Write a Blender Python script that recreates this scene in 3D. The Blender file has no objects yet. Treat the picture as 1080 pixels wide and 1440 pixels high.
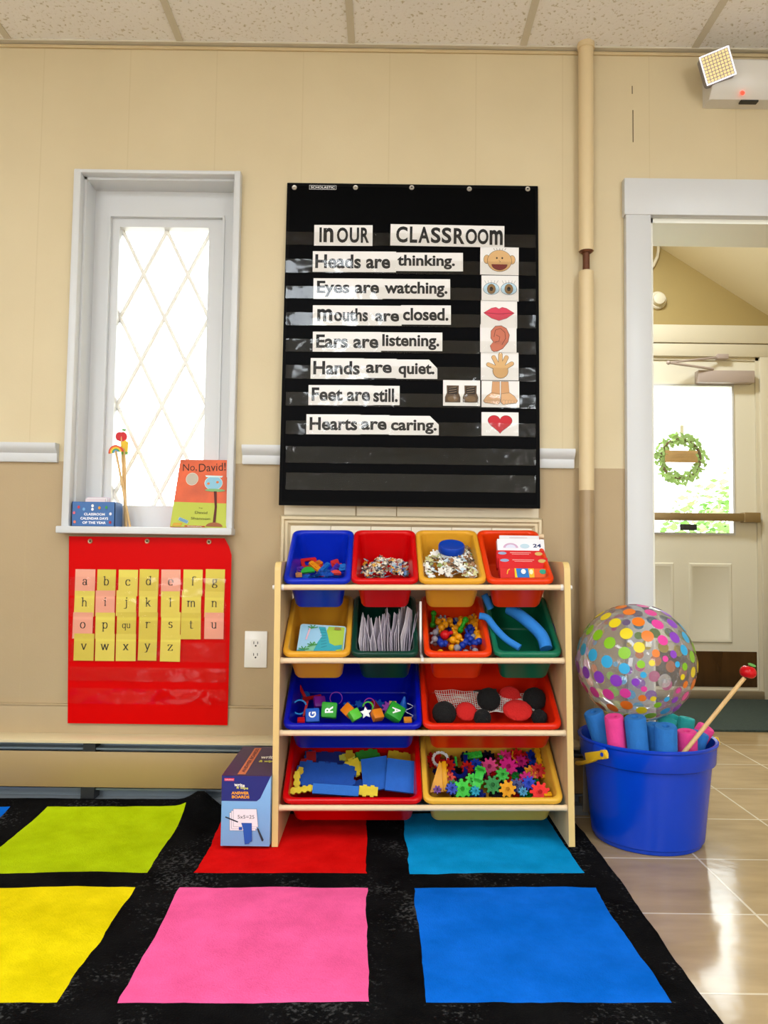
import bpy, bmesh, math, random
from mathutils import Vector, Matrix, noise

random.seed(7)
SC = bpy.context.scene
COL = SC.collection
PI = math.pi
rad = math.radians

# ------------------------------------------------------------------ camera
CAM_Y, CAM_H, FPX = -2.62, 0.84, 1080.0
PITCH, ROLL = math.atan(60 / FPX), 0.013
cam_data = bpy.data.cameras.new('camera')
cam_data.sensor_fit = 'VERTICAL'
cam_data.sensor_height = 36.0
cam_data.lens = 36.0 * FPX / 1440.0
cam_data.clip_start = 0.02
cam = bpy.data.objects.new('camera', cam_data)
COL.objects.link(cam)
CAM_M = Matrix.Translation((0, CAM_Y, CAM_H)) @ Matrix.Rotation(PI / 2 + PITCH, 4, 'X') @ Matrix.Rotation(ROLL, 4, 'Z')
cam.matrix_world = CAM_M
SC.camera = cam

# ------------------------------------------------------------------ view, world, lights
SC.view_settings.view_transform = 'Standard'
SC.view_settings.look = 'None'
SC.view_settings.gamma = 1.0
SC.view_settings.exposure = -0.21
SC.view_settings.use_curve_mapping = False
SC.cycles.transparent_max_bounces = 24

world = bpy.data.worlds.new('daylight_sky')
SC.world = world
world.use_nodes = True
bgn = world.node_tree.nodes['Background']
bgn.inputs[0].default_value = (0.95, 0.98, 1.0, 1)
bgn.inputs[1].default_value = 9.0

CEIL_Z = 2.63
LAMP_W = 27.0            # watts of one ceiling troffer
LAMPS = [(-0.437, -2.45), (1.37, -2.45), (-2.24, -2.45), (-0.437, -4.85), (1.37, -4.85), (-2.24, -4.85)]


def area_light(name, loc, rot, sx, sy, power, color):
    ld = bpy.data.lights.new(name, 'AREA')
    ld.shape = 'RECTANGLE'
    ld.size, ld.size_y = sx, sy
    ld.energy = power
    ld.color = color
    lo = bpy.data.objects.new(name, ld)
    COL.objects.link(lo)
    lo.location = loc
    lo.rotation_euler = rot
    return lo


for lx, ly in LAMPS:
    area_light('ceiling_lamp_light', (lx, ly, CEIL_Z - 0.03), (0, 0, 0), 0.54, 1.14, LAMP_W, (0.86, 0.97, 1.08))
# daylight coming in through the room's rear windows and an unseen fill light added to brighten the vestibule
for wx in (-2.3, 2.45):
    area_light('window_daylight', (wx, -6.25, 1.45), (PI / 2, 0, 0), 1.1, 1.4, 22.0, (0.95, 0.98, 1.0))
area_light('vestibule_fill_light', (1.15, 1.1, 2.86), (0, 0, 0), 0.3, 0.3, 42.0, (0.93, 0.99, 1.0))


# ------------------------------------------------------------------ pixel -> place
def ray(px, py):
    d = Vector(((px - 540) / FPX, -(py - 720) / FPX, -1.0))
    return (CAM_M.to_3x3() @ d)


CAM_P = Vector((0, CAM_Y, CAM_H))


def PY(px, py, Y):
    d = ray(px, py)
    return CAM_P + d * ((Y - CAM_Y) / d.y)


def PZ(px, py, z):
    d = ray(px, py)
    return CAM_P + d * ((z - CAM_H) / d.z)


def PPL(px, py, p0, n):
    d = ray(px, py)
    return CAM_P + d * ((p0 - CAM_P).dot(n) / d.dot(n))


def wrect(tl, tr, br, bl, Y):
    a, b, c, d = PY(*tl, Y), PY(*tr, Y), PY(*br, Y), PY(*bl, Y)
    return (a.x + d.x) / 2, (b.x + c.x) / 2, (c.z + d.z) / 2, (a.z + b.z) / 2


# ------------------------------------------------------------------ materials
def lin(h):
    if isinstance(h, (tuple, list)):
        return (h[0], h[1], h[2], 1)
    h = h.lstrip('#')
    v = [int(h[i:i + 2], 16) / 255 for i in (0, 2, 4)]
    return tuple([(c / 12.92 if c <= 0.04045 else ((c + 0.055) / 1.055) ** 2.4) for c in v] + [1])


MATS = {}


def mat(name, col, rough=0.5, var=0.0, scale=8.0, bump=0.0, bscale=60.0, metal=0.0, coat=0.0, emit=0.0, spec=0.5, stretch=None, sheen=0.0, trans=0.0):
    if name in MATS:
        return MATS[name]
    m = bpy.data.materials.new(name)
    m.use_nodes = True
    nt = m.node_tree
    b = nt.nodes['Principled BSDF']
    c = lin(col)
    b.inputs['Base Color'].default_value = c
    b.inputs['Roughness'].default_value = rough
    b.inputs['Metallic'].default_value = metal
    b.inputs['Specular IOR Level'].default_value = spec
    b.inputs['Coat Weight'].default_value = coat
    b.inputs['Coat Roughness'].default_value = 0.12
    b.inputs['Sheen Weight'].default_value = sheen
    b.inputs['Transmission Weight'].default_value = trans
    if emit:
        b.inputs['Emission Color'].default_value = c
        b.inputs['Emission Strength'].default_value = emit
    if var or bump:
        tc = nt.nodes.new('ShaderNodeTexCoord')
        mp = nt.nodes.new('ShaderNodeMapping')
        if stretch:
            mp.inputs['Scale'].default_value = stretch
        nt.links.new(tc.outputs['Object'], mp.inputs['Vector'])
    if var:
        n = nt.nodes.new('ShaderNodeTexNoise')
        n.inputs['Scale'].default_value = scale
        n.inputs['Detail'].default_value = 4
        nt.links.new(mp.outputs['Vector'], n.inputs['Vector'])
        r = nt.nodes.new('ShaderNodeValToRGB')
        r.color_ramp.elements[0].position = 0.3
        r.color_ramp.elements[1].position = 0.7
        r.color_ramp.elements[0].color = tuple([max(0, x * (1 - var)) for x in c[:3]] + [1])
        r.color_ramp.elements[1].color = tuple([min(1, x * (1 + var * 0.6)) for x in c[:3]] + [1])
        nt.links.new(n.outputs['Fac'], r.inputs['Fac'])
        nt.links.new(r.outputs['Color'], b.inputs['Base Color'])
    if bump:
        n2 = nt.nodes.new('ShaderNodeTexNoise')
        n2.inputs['Scale'].default_value = bscale
        n2.inputs['Detail'].default_value = 3
        nt.links.new(mp.outputs['Vector'], n2.inputs['Vector'])
        bp = nt.nodes.new('ShaderNodeBump')
        bp.inputs['Strength'].default_value = bump
        bp.inputs['Distance'].default_value = 0.004
        nt.links.new(n2.outputs['Fac'], bp.inputs['Height'])
        nt.links.new(bp.outputs['Normal'], b.inputs['Normal'])
    MATS[name] = m
    return m


def plastic(col, rough=0.33):
    return mat('plastic ' + col, col, rough, bump=0.05, bscale=30, spec=0.22)


def paper(col):
    return mat('paper ' + col, col, 0.75)


def ink(col):
    return mat('ink ' + col, col, 0.7)


def clear_film(name, tint=(1, 1, 1), gloss=0.1, rough=0.08, bump=0.4, bscale=25.0, haze=0.0, stretch=None):
    """thin clear vinyl: lets light through, mirrors some of it and has a faint milky haze"""
    if name in MATS:
        return MATS[name]
    m = bpy.data.materials.new(name)
    m.use_nodes = True
    nt = m.node_tree
    for n in list(nt.nodes):
        nt.nodes.remove(n)
    out = nt.nodes.new('ShaderNodeOutputMaterial')
    tr = nt.nodes.new('ShaderNodeBsdfTransparent')
    tr.inputs[0].default_value = (*tint, 1)
    gl = nt.nodes.new('ShaderNodeBsdfGlossy')
    gl.inputs['Roughness'].default_value = rough
    df = nt.nodes.new('ShaderNodeBsdfDiffuse')
    df.inputs[0].default_value = (0.8, 0.8, 0.8, 1)
    fr = nt.nodes.new('ShaderNodeLayerWeight')
    fr.inputs['Blend'].default_value = 0.25
    add = nt.nodes.new('ShaderNodeMath')
    add.operation = 'MULTIPLY_ADD'
    nt.links.new(fr.outputs['Fresnel'], add.inputs[0])
    add.inputs[1].default_value = 0.5
    add.inputs[2].default_value = gloss
    mx = nt.nodes.new('ShaderNodeMixShader')
    mx2 = nt.nodes.new('ShaderNodeMixShader')
    mx2.inputs[0].default_value = haze
    nt.links.new(tr.outputs[0], mx2.inputs[1])
    nt.links.new(df.outputs[0], mx2.inputs[2])
    nt.links.new(add.outputs[0], mx.inputs[0])
    nt.links.new(mx2.outputs[0], mx.inputs[1])
    nt.links.new(gl.outputs[0], mx.inputs[2])
    nt.links.new(mx.outputs[0], out.inputs[0])
    if bump:
        tc = nt.nodes.new('ShaderNodeTexCoord')
        mp = nt.nodes.new('ShaderNodeMapping')
        if stretch:
            mp.inputs['Scale'].default_value = stretch
        n2 = nt.nodes.new('ShaderNodeTexNoise')
        n2.inputs['Scale'].default_value = bscale
        n2.inputs['Detail'].default_value = 2
        nt.links.new(tc.outputs['Object'], mp.inputs['Vector'])
        nt.links.new(mp.outputs['Vector'], n2.inputs['Vector'])
        bp = nt.nodes.new('ShaderNodeBump')
        bp.inputs['Strength'].default_value = bump
        bp.inputs['Distance'].default_value = 0.01
        nt.links.new(n2.outputs['Fac'], bp.inputs['Height'])
        nt.links.new(bp.outputs['Normal'], gl.inputs['Normal'])
    MATS[name] = m
    return m


def wall_material():
    """two tones of paint with faint upright panel seams"""
    m = bpy.data.materials.new('two tone wall paint')
    m.use_nodes = True
    nt = m.node_tree
    L = nt.links.new
    b = nt.nodes['Principled BSDF']
    b.inputs['Roughness'].default_value = 0.55
    tc = nt.nodes.new('ShaderNodeTexCoord')
    sp = nt.nodes.new('ShaderNodeSeparateXYZ')
    L(tc.outputs['Object'], sp.inputs[0])
    gt = nt.nodes.new('ShaderNodeMath')
    gt.operation = 'GREATER_THAN'
    L(sp.outputs['Z'], gt.inputs[0])
    gt.inputs[1].default_value = 1.145
    n = nt.nodes.new('ShaderNodeTexNoise')
    n.inputs['Scale'].default_value = 2.5
    n.inputs['Detail'].default_value = 5
    L(tc.outputs['Object'], n.inputs['Vector'])
    mx = nt.nodes.new('ShaderNodeMix')
    mx.data_type = 'RGBA'
    L(gt.outputs[0], mx.inputs[0])
    mx.inputs[6].default_value = lin('#b59e79')
    mx.inputs[7].default_value = lin('#d8c8a3')
    mul = nt.nodes.new('ShaderNodeMix')
    mul.data_type = 'RGBA'
    mul.blend_type = 'MULTIPLY'
    mul.inputs[0].default_value = 1
    rp = nt.nodes.new('ShaderNodeValToRGB')
    rp.color_ramp.elements[0].position = 0.35
    rp.color_ramp.elements[0].color = (0.94, 0.93, 0.91, 1)
    rp.color_ramp.elements[1].position = 0.65
    rp.color_ramp.elements[1].color = (1, 1, 1, 1)
    L(n.outputs['Fac'], rp.inputs[0])
    L(mx.outputs[2], mul.inputs[6])
    L(rp.outputs[0], mul.inputs[7])
    # seams
    md = nt.nodes.new('ShaderNodeMath')
    md.operation = 'PINGPONG'
    md.inputs[1].default_value = 0.1525
    L(sp.outputs['X'], md.inputs[0])
    lt = nt.nodes.new('ShaderNodeMath')
    lt.operation = 'LESS_THAN'
    lt.inputs[1].default_value = 0.0022
    L(md.outputs[0], lt.inputs[0])
    sc = nt.nodes.new('ShaderNodeMath')
    sc.operation = 'MULTIPLY'
    sc.inputs[1].default_value = 0.2
    L(lt.outputs[0], sc.inputs[0])
    mx3 = nt.nodes.new('ShaderNodeMix')
    mx3.data_type = 'RGBA'
    L(sc.outputs[0], mx3.inputs[0])
    L(mul.outputs[2], mx3.inputs[6])
    mx3.inputs[7].default_value = lin('#b9a478')
    L(mx3.outputs[2], b.inputs['Base Color'])
    n2 = nt.nodes.new('ShaderNodeTexNoise')
    n2.inputs['Scale'].default_value = 140
    L(tc.outputs['Object'], n2.inputs['Vector'])
    bp = nt.nodes.new('ShaderNodeBump')
    bp.inputs['Strength'].default_value = 0.12
    bp.inputs['Distance'].default_value = 0.002
    L(n2.outputs['Fac'], bp.inputs['Height'])
    L(bp.outputs[0], b.inputs['Normal'])
    return m


def tile_material():
    m = bpy.data.materials.new('glazed floor tile')
    m.use_nodes = True
    nt = m.node_tree
    L = nt.links.new
    b = nt.nodes['Principled BSDF']
    tc = nt.nodes.new('ShaderNodeTexCoord')
    mp = nt.nodes.new('ShaderNodeMapping')
    mp.inputs['Location'].default_value = (-1.226 + 0.333 * 10, 0.085 + 0.333 * 20, 0)
    L(tc.outputs['Object'], mp.inputs[0])
    br = nt.nodes.new('ShaderNodeTexBrick')
    br.offset = 0.0
    br.squash = 1.0
    br.inputs['Color1'].default_value = lin('#ad956c')
    br.inputs['Color2'].default_value = lin('#b59d76')
    br.inputs['Mortar'].default_value = lin('#d9cdb4')
    br.inputs['Scale'].default_value = 1.0
    br.inputs['Mortar Size'].default_value = 0.0035
    br.inputs['Mortar Smooth'].default_value = 0.2
    br.inputs['Brick Width'].default_value = 0.333
    br.inputs['Row Height'].default_value = 0.333
    L(mp.outputs[0], br.inputs['Vector'])
    n = nt.nodes.new('ShaderNodeTexNoise')
    n.inputs['Scale'].default_value = 7
    n.inputs['Detail'].default_value = 6
    mp2 = nt.nodes.new('ShaderNodeMapping')
    mp2.inputs['Scale'].default_value = (0.6, 2.2, 1)
    L(tc.outputs['Object'], mp2.inputs[0])
    L(mp2.outputs[0], n.inputs['Vector'])
    rp = nt.nodes.new('ShaderNodeValToRGB')
    rp.color_ramp.elements[0].position = 0.3
    rp.color_ramp.elements[0].color = (0.80, 0.77, 0.72, 1)
    rp.color_ramp.elements[1].position = 0.7
    rp.color_ramp.elements[1].color = (1.08, 1.06, 1.02, 1)
    L(n.outputs['Fac'], rp.inputs[0])
    mul = nt.nodes.new('ShaderNodeMix')
    mul.data_type = 'RGBA'
    mul.blend_type = 'MULTIPLY'
    mul.inputs[0].default_value = 1
    L(br.outputs['Color'], mul.inputs[6])
    L(rp.outputs[0], mul.inputs[7])
    L(mul.outputs[2], b.inputs['Base Color'])
    b.inputs['Roughness'].default_value = 0.12
    n3 = nt.nodes.new('ShaderNodeTexNoise')
    n3.inputs['Scale'].default_value = 16
    L(tc.outputs['Object'], n3.inputs['Vector'])
    ad = nt.nodes.new('ShaderNodeMath')
    ad.operation = 'MULTIPLY_ADD'
    L(n3.outputs['Fac'], ad.inputs[0])
    ad.inputs[1].default_value = 0.5
    L(br.outputs['Fac'], ad.inputs[2])
    bp = nt.nodes.new('ShaderNodeBump')
    bp.invert = True
    bp.inputs['Strength'].default_value = 0.35
    bp.inputs['Distance'].default_value = 0.0025
    L(ad.outputs[0], bp.inputs['Height'])
    L(bp.outputs[0], b.inputs['Normal'])
    return m


def rug_material(name, col, lint=0.0):
    m = bpy.data.materials.new(name)
    m.use_nodes = True
    nt = m.node_tree
    L = nt.links.new
    b = nt.nodes['Principled BSDF']
    b.inputs['Roughness'].default_value = 0.95
    b.inputs['Specular IOR Level'].default_value = 0.06
    b.inputs['Sheen Weight'].default_value = 0.0
    tc = nt.nodes.new('ShaderNodeTexCoord')
    n = nt.nodes.new('ShaderNodeTexNoise')
    n.inputs['Scale'].default_value = 9
    n.inputs['Detail'].default_value = 7
    n.inputs['Roughness'].default_value = 0.65
    L(tc.outputs['Object'], n.inputs['Vector'])
    rp = nt.nodes.new('ShaderNodeValToRGB')
    c = lin(col)
    rp.color_ramp.elements[0].position = 0.35
    rp.color_ramp.elements[1].position = 0.66
    rp.color_ramp.elements[0].color = tuple([x * 0.86 for x in c[:3]] + [1])
    rp.color_ramp.elements[1].color = tuple([min(1, x * 1.1 + 0.004) for x in c[:3]] + [1])
    L(n.outputs['Fac'], rp.inputs[0])
    last = rp.outputs[0]
    if lint:
        n4 = nt.nodes.new('ShaderNodeTexNoise')
        n4.inputs['Scale'].default_value = 120
        n4.inputs['Detail'].default_value = 2
        L(tc.outputs['Object'], n4.inputs['Vector'])
        n5 = nt.nodes.new('ShaderNodeTexNoise')
        n5.inputs['Scale'].default_value = 5
        n5.inputs['Detail'].default_value = 3
        L(tc.outputs['Object'], n5.inputs['Vector'])
        mu = nt.nodes.new('ShaderNodeMath')
        mu.operation = 'MULTIPLY'
        L(n4.outputs['Fac'], mu.inputs[0])
        L(n5.outputs['Fac'], mu.inputs[1])
        r2 = nt.nodes.new('ShaderNodeValToRGB')
        r2.color_ramp.elements[0].position = 0.31
        r2.color_ramp.elements[0].color = (0, 0, 0, 1)
        r2.color_ramp.elements[1].position = 0.44
        r2.color_ramp.elements[1].color = (lint, lint, lint, 1)
        L(mu.outputs[0], r2.inputs[0])
        ad = nt.nodes.new('ShaderNodeMix')
        ad.data_type = 'RGBA'
        ad.blend_type = 'ADD'
        ad.inputs[0].default_value = 1
        L(last, ad.inputs[6])
        L(r2.outputs[0], ad.inputs[7])
        last = ad.outputs[2]
    L(last, b.inputs['Base Color'])
    n2 = nt.nodes.new('ShaderNodeTexNoise')
    n2.inputs['Scale'].default_value = 260
    L(tc.outputs['Object'], n2.inputs['Vector'])
    n6 = nt.nodes.new('ShaderNodeTexNoise')
    n6.inputs['Scale'].default_value = 14
    n6.inputs['Detail'].default_value = 4
    L(tc.outputs['Object'], n6.inputs['Vector'])
    ad2 = nt.nodes.new('ShaderNodeMath')
    ad2.operation = 'MULTIPLY_ADD'
    L(n6.outputs['Fac'], ad2.inputs[0])
    ad2.inputs[1].default_value = 2.0
    L(n2.outputs['Fac'], ad2.inputs[2])
    bp = nt.nodes.new('ShaderNodeBump')
    bp.inputs['Strength'].default_value = 0.5
    bp.inputs['Distance'].default_value = 0.004
    L(ad2.outputs[0], bp.inputs['Height'])
    L(bp.outputs[0], b.inputs['Normal'])
    return m


def ceiling_material():
    m = bpy.data.materials.new('speckled ceiling tile')
    m.use_nodes = True
    nt = m.node_tree
    L = nt.links.new
    b = nt.nodes['Principled BSDF']
    b.inputs['Roughness'].default_value = 0.9
    tc = nt.nodes.new('ShaderNodeTexCoord')
    n = nt.nodes.new('ShaderNodeTexNoise')
    n.inputs['Scale'].default_value = 90
    n.inputs['Detail'].default_value = 3
    L(tc.outputs['Object'], n.inputs['Vector'])
    rp = nt.nodes.new('ShaderNodeValToRGB')
    rp.color_ramp.elements[0].position = 0.30
    rp.color_ramp.elements[0].color = lin('#cbc3b0')
    rp.color_ramp.elements[1].position = 0.42
    rp.color_ramp.elements[1].color = lin('#f6f4f2')
    L(n.outputs['Fac'], rp.inputs[0])
    L(rp.outputs[0], b.inputs['Base Color'])
    bp = nt.nodes.new('ShaderNodeBump')
    bp.inputs['Strength'].default_value = 0.5
    bp.inputs['Distance'].default_value = 0.003
    L(n.outputs['Fac'], bp.inputs['Height'])
    L(bp.outputs[0], b.inputs['Normal'])
    return m


def print_material(name, cols, scale):
    """printed picture pattern: patches of flat colour"""
    if name in MATS:
        return MATS[name]
    m = bpy.data.materials.new(name)
    m.use_nodes = True
    nt = m.node_tree
    L = nt.links.new
    b = nt.nodes['Principled BSDF']
    b.inputs['Roughness'].default_value = 0.55
    tc = nt.nodes.new('ShaderNodeTexCoord')
    oi = nt.nodes.new('ShaderNodeObjectInfo')
    av = nt.nodes.new('ShaderNodeVectorMath')
    av.operation = 'ADD'
    L(tc.outputs['Object'], av.inputs[0])
    L(oi.outputs['Location'], av.inputs[1])
    vo = nt.nodes.new('ShaderNodeTexVoronoi')
    vo.inputs['Scale'].default_value = scale
    L(av.outputs[0], vo.inputs['Vector'])
    se = nt.nodes.new('ShaderNodeSeparateColor')
    L(vo.outputs['Color'], se.inputs[0])
    rp = nt.nodes.new('ShaderNodeValToRGB')
    rp.color_ramp.interpolation = 'CONSTANT'
    for i, c in enumerate(cols):
        if i < 2:
            e = rp.color_ramp.elements[i]
            e.position = i / len(cols)
        else:
            e = rp.color_ramp.elements.new(i / len(cols))
        e.color = lin(c)
    L(se.outputs[0], rp.inputs[0])
    L(rp.outputs[0], b.inputs['Base Color'])
    MATS[name] = m
    return m


# ------------------------------------------------------------------ mesh builder
class B:
    def __init__(self):
        self.bm = bmesh.new()
        self.mi = 0

    def _fin(self, faces, M=None, verts=None):
        if M is not None:
            vs = verts if verts is not None else list({v for f in faces for v in f.verts})
            bmesh.ops.transform(self.bm, matrix=M, verts=vs)
        for f in faces:
            f.material_index = self.mi

    def box(self, size, loc=(0, 0, 0), M=None, bevel=0.0, seg=2):
        T = Matrix.Translation(loc) @ Matrix.Diagonal((*size, 1))
        if M is not None:
            T = M @ T
        tmp = bmesh.new()
        bmesh.ops.create_cube(tmp, size=1, matrix=Matrix.Diagonal((*size, 1)))
        if bevel:
            bmesh.ops.bevel(tmp, geom=list(tmp.edges), offset=bevel, segments=seg, affect='EDGES', profile=0.5)
        T = Matrix.Translation(loc)
        if M is not None:
            T = M @ T
        self.join(tmp, T)
        return self

    def box2(self, lo, hi, M=None, bevel=0.0):
        s = [hi[i] - lo[i] for i in range(3)]
        c = [(hi[i] + lo[i]) / 2 for i in range(3)]
        return self.box(s, c, M, bevel)

    def join(self, tmp, T=None):
        mp = {}
        for v in tmp.verts:
            mp[v] = self.bm.verts.new(T @ v.co if T is not None else v.co)
        for f in tmp.faces:
            try:
                nf = self.bm.faces.new([mp[v] for v in f.verts])
                nf.material_index = self.mi
            except ValueError:
                pass
        tmp.free()

    def mesh(self, me, T=None):
        tmp = bmesh.new()
        tmp.from_mesh(me)
        self.join(tmp, T)
        bpy.data.meshes.remove(me)
        return self

    def ring(self, pts):
        return [self.bm.verts.new(p) for p in pts]

    def bridge(self, r0, r1):
        n = len(r0)
        for i in range(n):
            f = self.bm.faces.new((r0[i], r0[(i + 1) % n], r1[(i + 1) % n], r1[i]))
            f.material_index = self.mi

    def cap(self, r, flip=False):
        f = self.bm.faces.new(list(reversed(r)) if flip else r)
        f.material_index = self.mi

    def loft(self, rings, cap0=True, cap1=True):
        R = [self.ring(r) for r in rings]
        for a, b in zip(R, R[1:]):
            self.bridge(a, b)
        if cap0:
            self.cap(R[0], True)
        if cap1:
            self.cap(R[-1])
        return self

    def cyl(self, p0, p1, r0, r1=None, seg=16):
        p0, p1 = Vector(p0), Vector(p1)
        r1 = r0 if r1 is None else r1
        q = (p1 - p0).to_track_quat('Z', 'Y')
        rr = []
        for p, r in ((p0, r0), (p1, r1)):
            rr.append([p + q @ Vector((r * math.cos(2 * PI * i / seg), r * math.sin(2 * PI * i / seg), 0)) for i in range(seg)])
        return self.loft(rr)

    def lathe(self, prof, seg=32, M=None, close=False):
        rr = []
        for r, z in prof:
            ps = [Vector((r * math.cos(2 * PI * i / seg), r * math.sin(2 * PI * i / seg), z)) for i in range(seg)]
            if M is not None:
                ps = [M @ p for p in ps]
            rr.append(ps)
        R = [self.ring(r) for r in rr]
        for a, b in zip(R, R[1:]):
            self.bridge(a, b)
        if close:
            self.bridge(R[-1], R[0])
        else:
            self.cap(R[0], True)
            self.cap(R[-1])
        return self

    def sphere(self, c, r, sc=(1, 1, 1), u=16, v=10, M=None):
        tmp = bmesh.new()
        bmesh.ops.create_uvsphere(tmp, u_segments=u, v_segments=v, radius=r)
        T = Matrix.Translation(c) @ (M if M is not None else Matrix()) @ Matrix.Diagonal((*sc, 1))
        self.join(tmp, T)
        return self

    def prism(self, poly, z0, z1, M=None):
        a = [Vector((x, y, z0)) for x, y in poly]
        b = [Vector((x, y, z1)) for x, y in poly]
        if M is not None:
            a = [M @ p for p in a]
            b = [M @ p for p in b]
        return self.loft([a, b])

    def poly(self, pts, z=0.0, M=None):
        ps = [Vector((x, y, z)) for x, y in pts]
        if M is not None:
            ps = [M @ p for p in ps]
        vs = self.ring(ps)
        f = self.bm.faces.new(vs)
        f.material_index = self.mi
        return self

    def tube(self, pts, r, seg=8, closed=False):
        pts = [Vector(p) for p in pts]
        n = len(pts)
        rings = []
        up = Vector((0.13, 0.21, 0.97)).normalized()
        for i, p in enumerate(pts):
            if closed:
                t = pts[(i + 1) % n] - pts[i - 1]
            else:
                t = pts[min(i + 1, n - 1)] - pts[max(i - 1, 0)]
            t.normalize()
            a = t.cross(up)
            if a.length < 1e-4:
                a = t.cross(Vector((1, 0, 0)))
            a.normalize()
            b = t.cross(a)
            rk = r[i] if isinstance(r, (list, tuple)) else r
            rings.append(self.ring([p + (a * math.cos(2 * PI * k / seg) + b * math.sin(2 * PI * k / seg)) * rk for k in range(seg)]))
        for a, b in zip(rings, rings[1:]):
            self.bridge(a, b)
        if closed:
            self.bridge(rings[-1], rings[0])
        else:
            self.cap(rings[0], True)
            self.cap(rings[-1])
        return self


def link(o, parent=None):
    COL.objects.link(o)
    if parent is not None:
        o.parent = parent
    return o


def mk(name, b, mats, parent=None, M=None, sharp=38):
    me = bpy.data.meshes.new(name)
    bmesh.ops.recalc_face_normals(b.bm, faces=b.bm.faces)
    b.bm.to_mesh(me)
    b.bm.free()
    if not isinstance(mats, (list, tuple)):
        mats = [mats]
    for m in mats:
        me.materials.append(m)
    for p in me.polygons:
        p.use_smooth = True
    me.set_sharp_from_angle(angle=rad(sharp))
    o = bpy.data.objects.new(name, me)
    link(o, parent)
    if M is not None:
        o.matrix_local = M
    return o


def tag(o, label, cat, group=None, kind=None):
    if label:
        o['label'] = label
    if cat:
        o['category'] = cat
    if group:
        o['group'] = group
    if kind:
        o['kind'] = kind
    return o


def thing(name, label, cat, M=None, group=None):
    o = bpy.data.objects.new(name, None)
    o.empty_display_size = 0.02
    link(o)
    if M is not None:
        o.matrix_local = M
    return tag(o, label, cat, group)


def struct(name, b, mats, parent=None, M=None):
    o = mk(name, b, mats, parent, M)
    if parent is None:
        o['kind'] = 'structure'
    return o


def dup(root, M, label=None, group=None):
    r = root.copy()
    COL.objects.link(r)
    r.matrix_local = M
    if label:
        r['label'] = label
    if group:
        r['group'] = group
    for ch in list(root.children):
        c = ch.copy()
        COL.objects.link(c)
        c.parent = r
    return r


def T(x, y, z):
    return Matrix.Translation((x, y, z))


def R(a, ax):
    return Matrix.Rotation(rad(a), 4, ax)


def text_mesh(s, w, h=None, bold=0.0, x_align='CENTER'):
    """lettering mesh centred on the origin, fitted to the width w and height h"""
    cu = bpy.data.curves.new('lettering', 'FONT')
    cu.body = s
    cu.offset = bold
    cu.resolution_u = 4
    cu.align_x = x_align
    ob = bpy.data.objects.new('lettering', cu)
    me = bpy.data.meshes.new_from_object(ob)
    bpy.data.objects.remove(ob)
    bpy.data.curves.remove(cu)
    xs = [v.co.x for v in me.vertices]
    ys = [v.co.y for v in me.vertices]
    if not xs:
        return me
    cx, cy = (min(xs) + max(xs)) / 2, (min(ys) + max(ys)) / 2
    sx = w / max(1e-6, max(xs) - min(xs))
    sy = sx if h is None else h / max(1e-6, max(ys) - min(ys))
    for v in me.vertices:
        v.co.x = (v.co.x - cx) * sx
        v.co.y = (v.co.y - cy) * sy
    return me


def flat_frame(origin, tilt=0.0):
    """frame of an upright sheet: x to the right, y up, z out into the room"""
    s, c = math.sin(tilt), math.cos(tilt)
    M = Matrix(((1, 0, 0, origin[0]), (0, s, -c, origin[1]), (0, c, s, origin[2]), (0, 0, 0, 1)))
    return M


class Flat:
    def __init__(self, origin, tilt=0.0):
        self.M = flat_frame(origin, tilt)
        self.o = Vector(origin)
        self.n = self.M.to_3x3() @ Vector((0, 0, 1))
        self.Mi = self.M.inverted()

    def uv(self, px, py):
        p = self.Mi @ PPL(px, py, self.o, self.n)
        return p.x, p.y

    def rect(self, x0, x1, y0, y1):
        """centre and size of the pixel rectangle on this sheet"""
        c = [self.uv(*q) for q in ((x0, y0), (x1, y0), (x1, y1), (x0, y1))]
        u0, u1 = (c[0][0] + c[3][0]) / 2, (c[1][0] + c[2][0]) / 2
        v1, v0 = (c[0][1] + c[1][1]) / 2, (c[2][1] + c[3][1]) / 2
        return (u0 + u1) / 2, (v0 + v1) / 2, u1 - u0, v1 - v0


def ell(cx, cy, rx, ry, a0=0, a1=360, n=24):
    full = abs(a1 - a0) >= 360
    k = n if full else n + 1
    return [(cx + rx * math.cos(rad(a0 + (a1 - a0) * i / n)), cy + ry * math.sin(rad(a0 + (a1 - a0) * i / n))) for i in range(k)]


def rrect(w, h, r, n=4, cx=0, cy=0):
    pts = []
    for (sx, sy, a) in ((1, 1, 0), (-1, 1, 90), (-1, -1, 180), (1, -1, 270)):
        ox, oy = cx + sx * (w / 2 - r), cy + sy * (h / 2 - r)
        for i in range(n + 1):
            t = rad(a + 90 * i / n)
            pts.append((ox + r * math.cos(t), oy + r * math.sin(t)))
    return pts


def grow(pts, k):
    cx = sum(p[0] for p in pts) / len(pts)
    cy = sum(p[1] for p in pts) / len(pts)
    out = []
    for x, y in pts:
        d = math.hypot(x - cx, y - cy) or 1
        out.append((x + (x - cx) / d * k, y + (y - cy) / d * k))
    return out


def stroke(pts, w):
    """outline of a line of width w"""
    L, Rr = [], []
    n = len(pts)
    for i, (x, y) in enumerate(pts):
        a = pts[max(i - 1, 0)]
        b = pts[min(i + 1, n - 1)]
        dx, dy = b[0] - a[0], b[1] - a[1]
        d = math.hypot(dx, dy) or 1
        nx, ny = -dy / d * w / 2, dx / d * w / 2
        L.append((x + nx, y + ny))
        Rr.append((x - nx, y - ny))
    quads = []
    for i in range(n - 1):
        quads.append([L[i], L[i + 1], Rr[i + 1], Rr[i]])
    return quads


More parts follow.
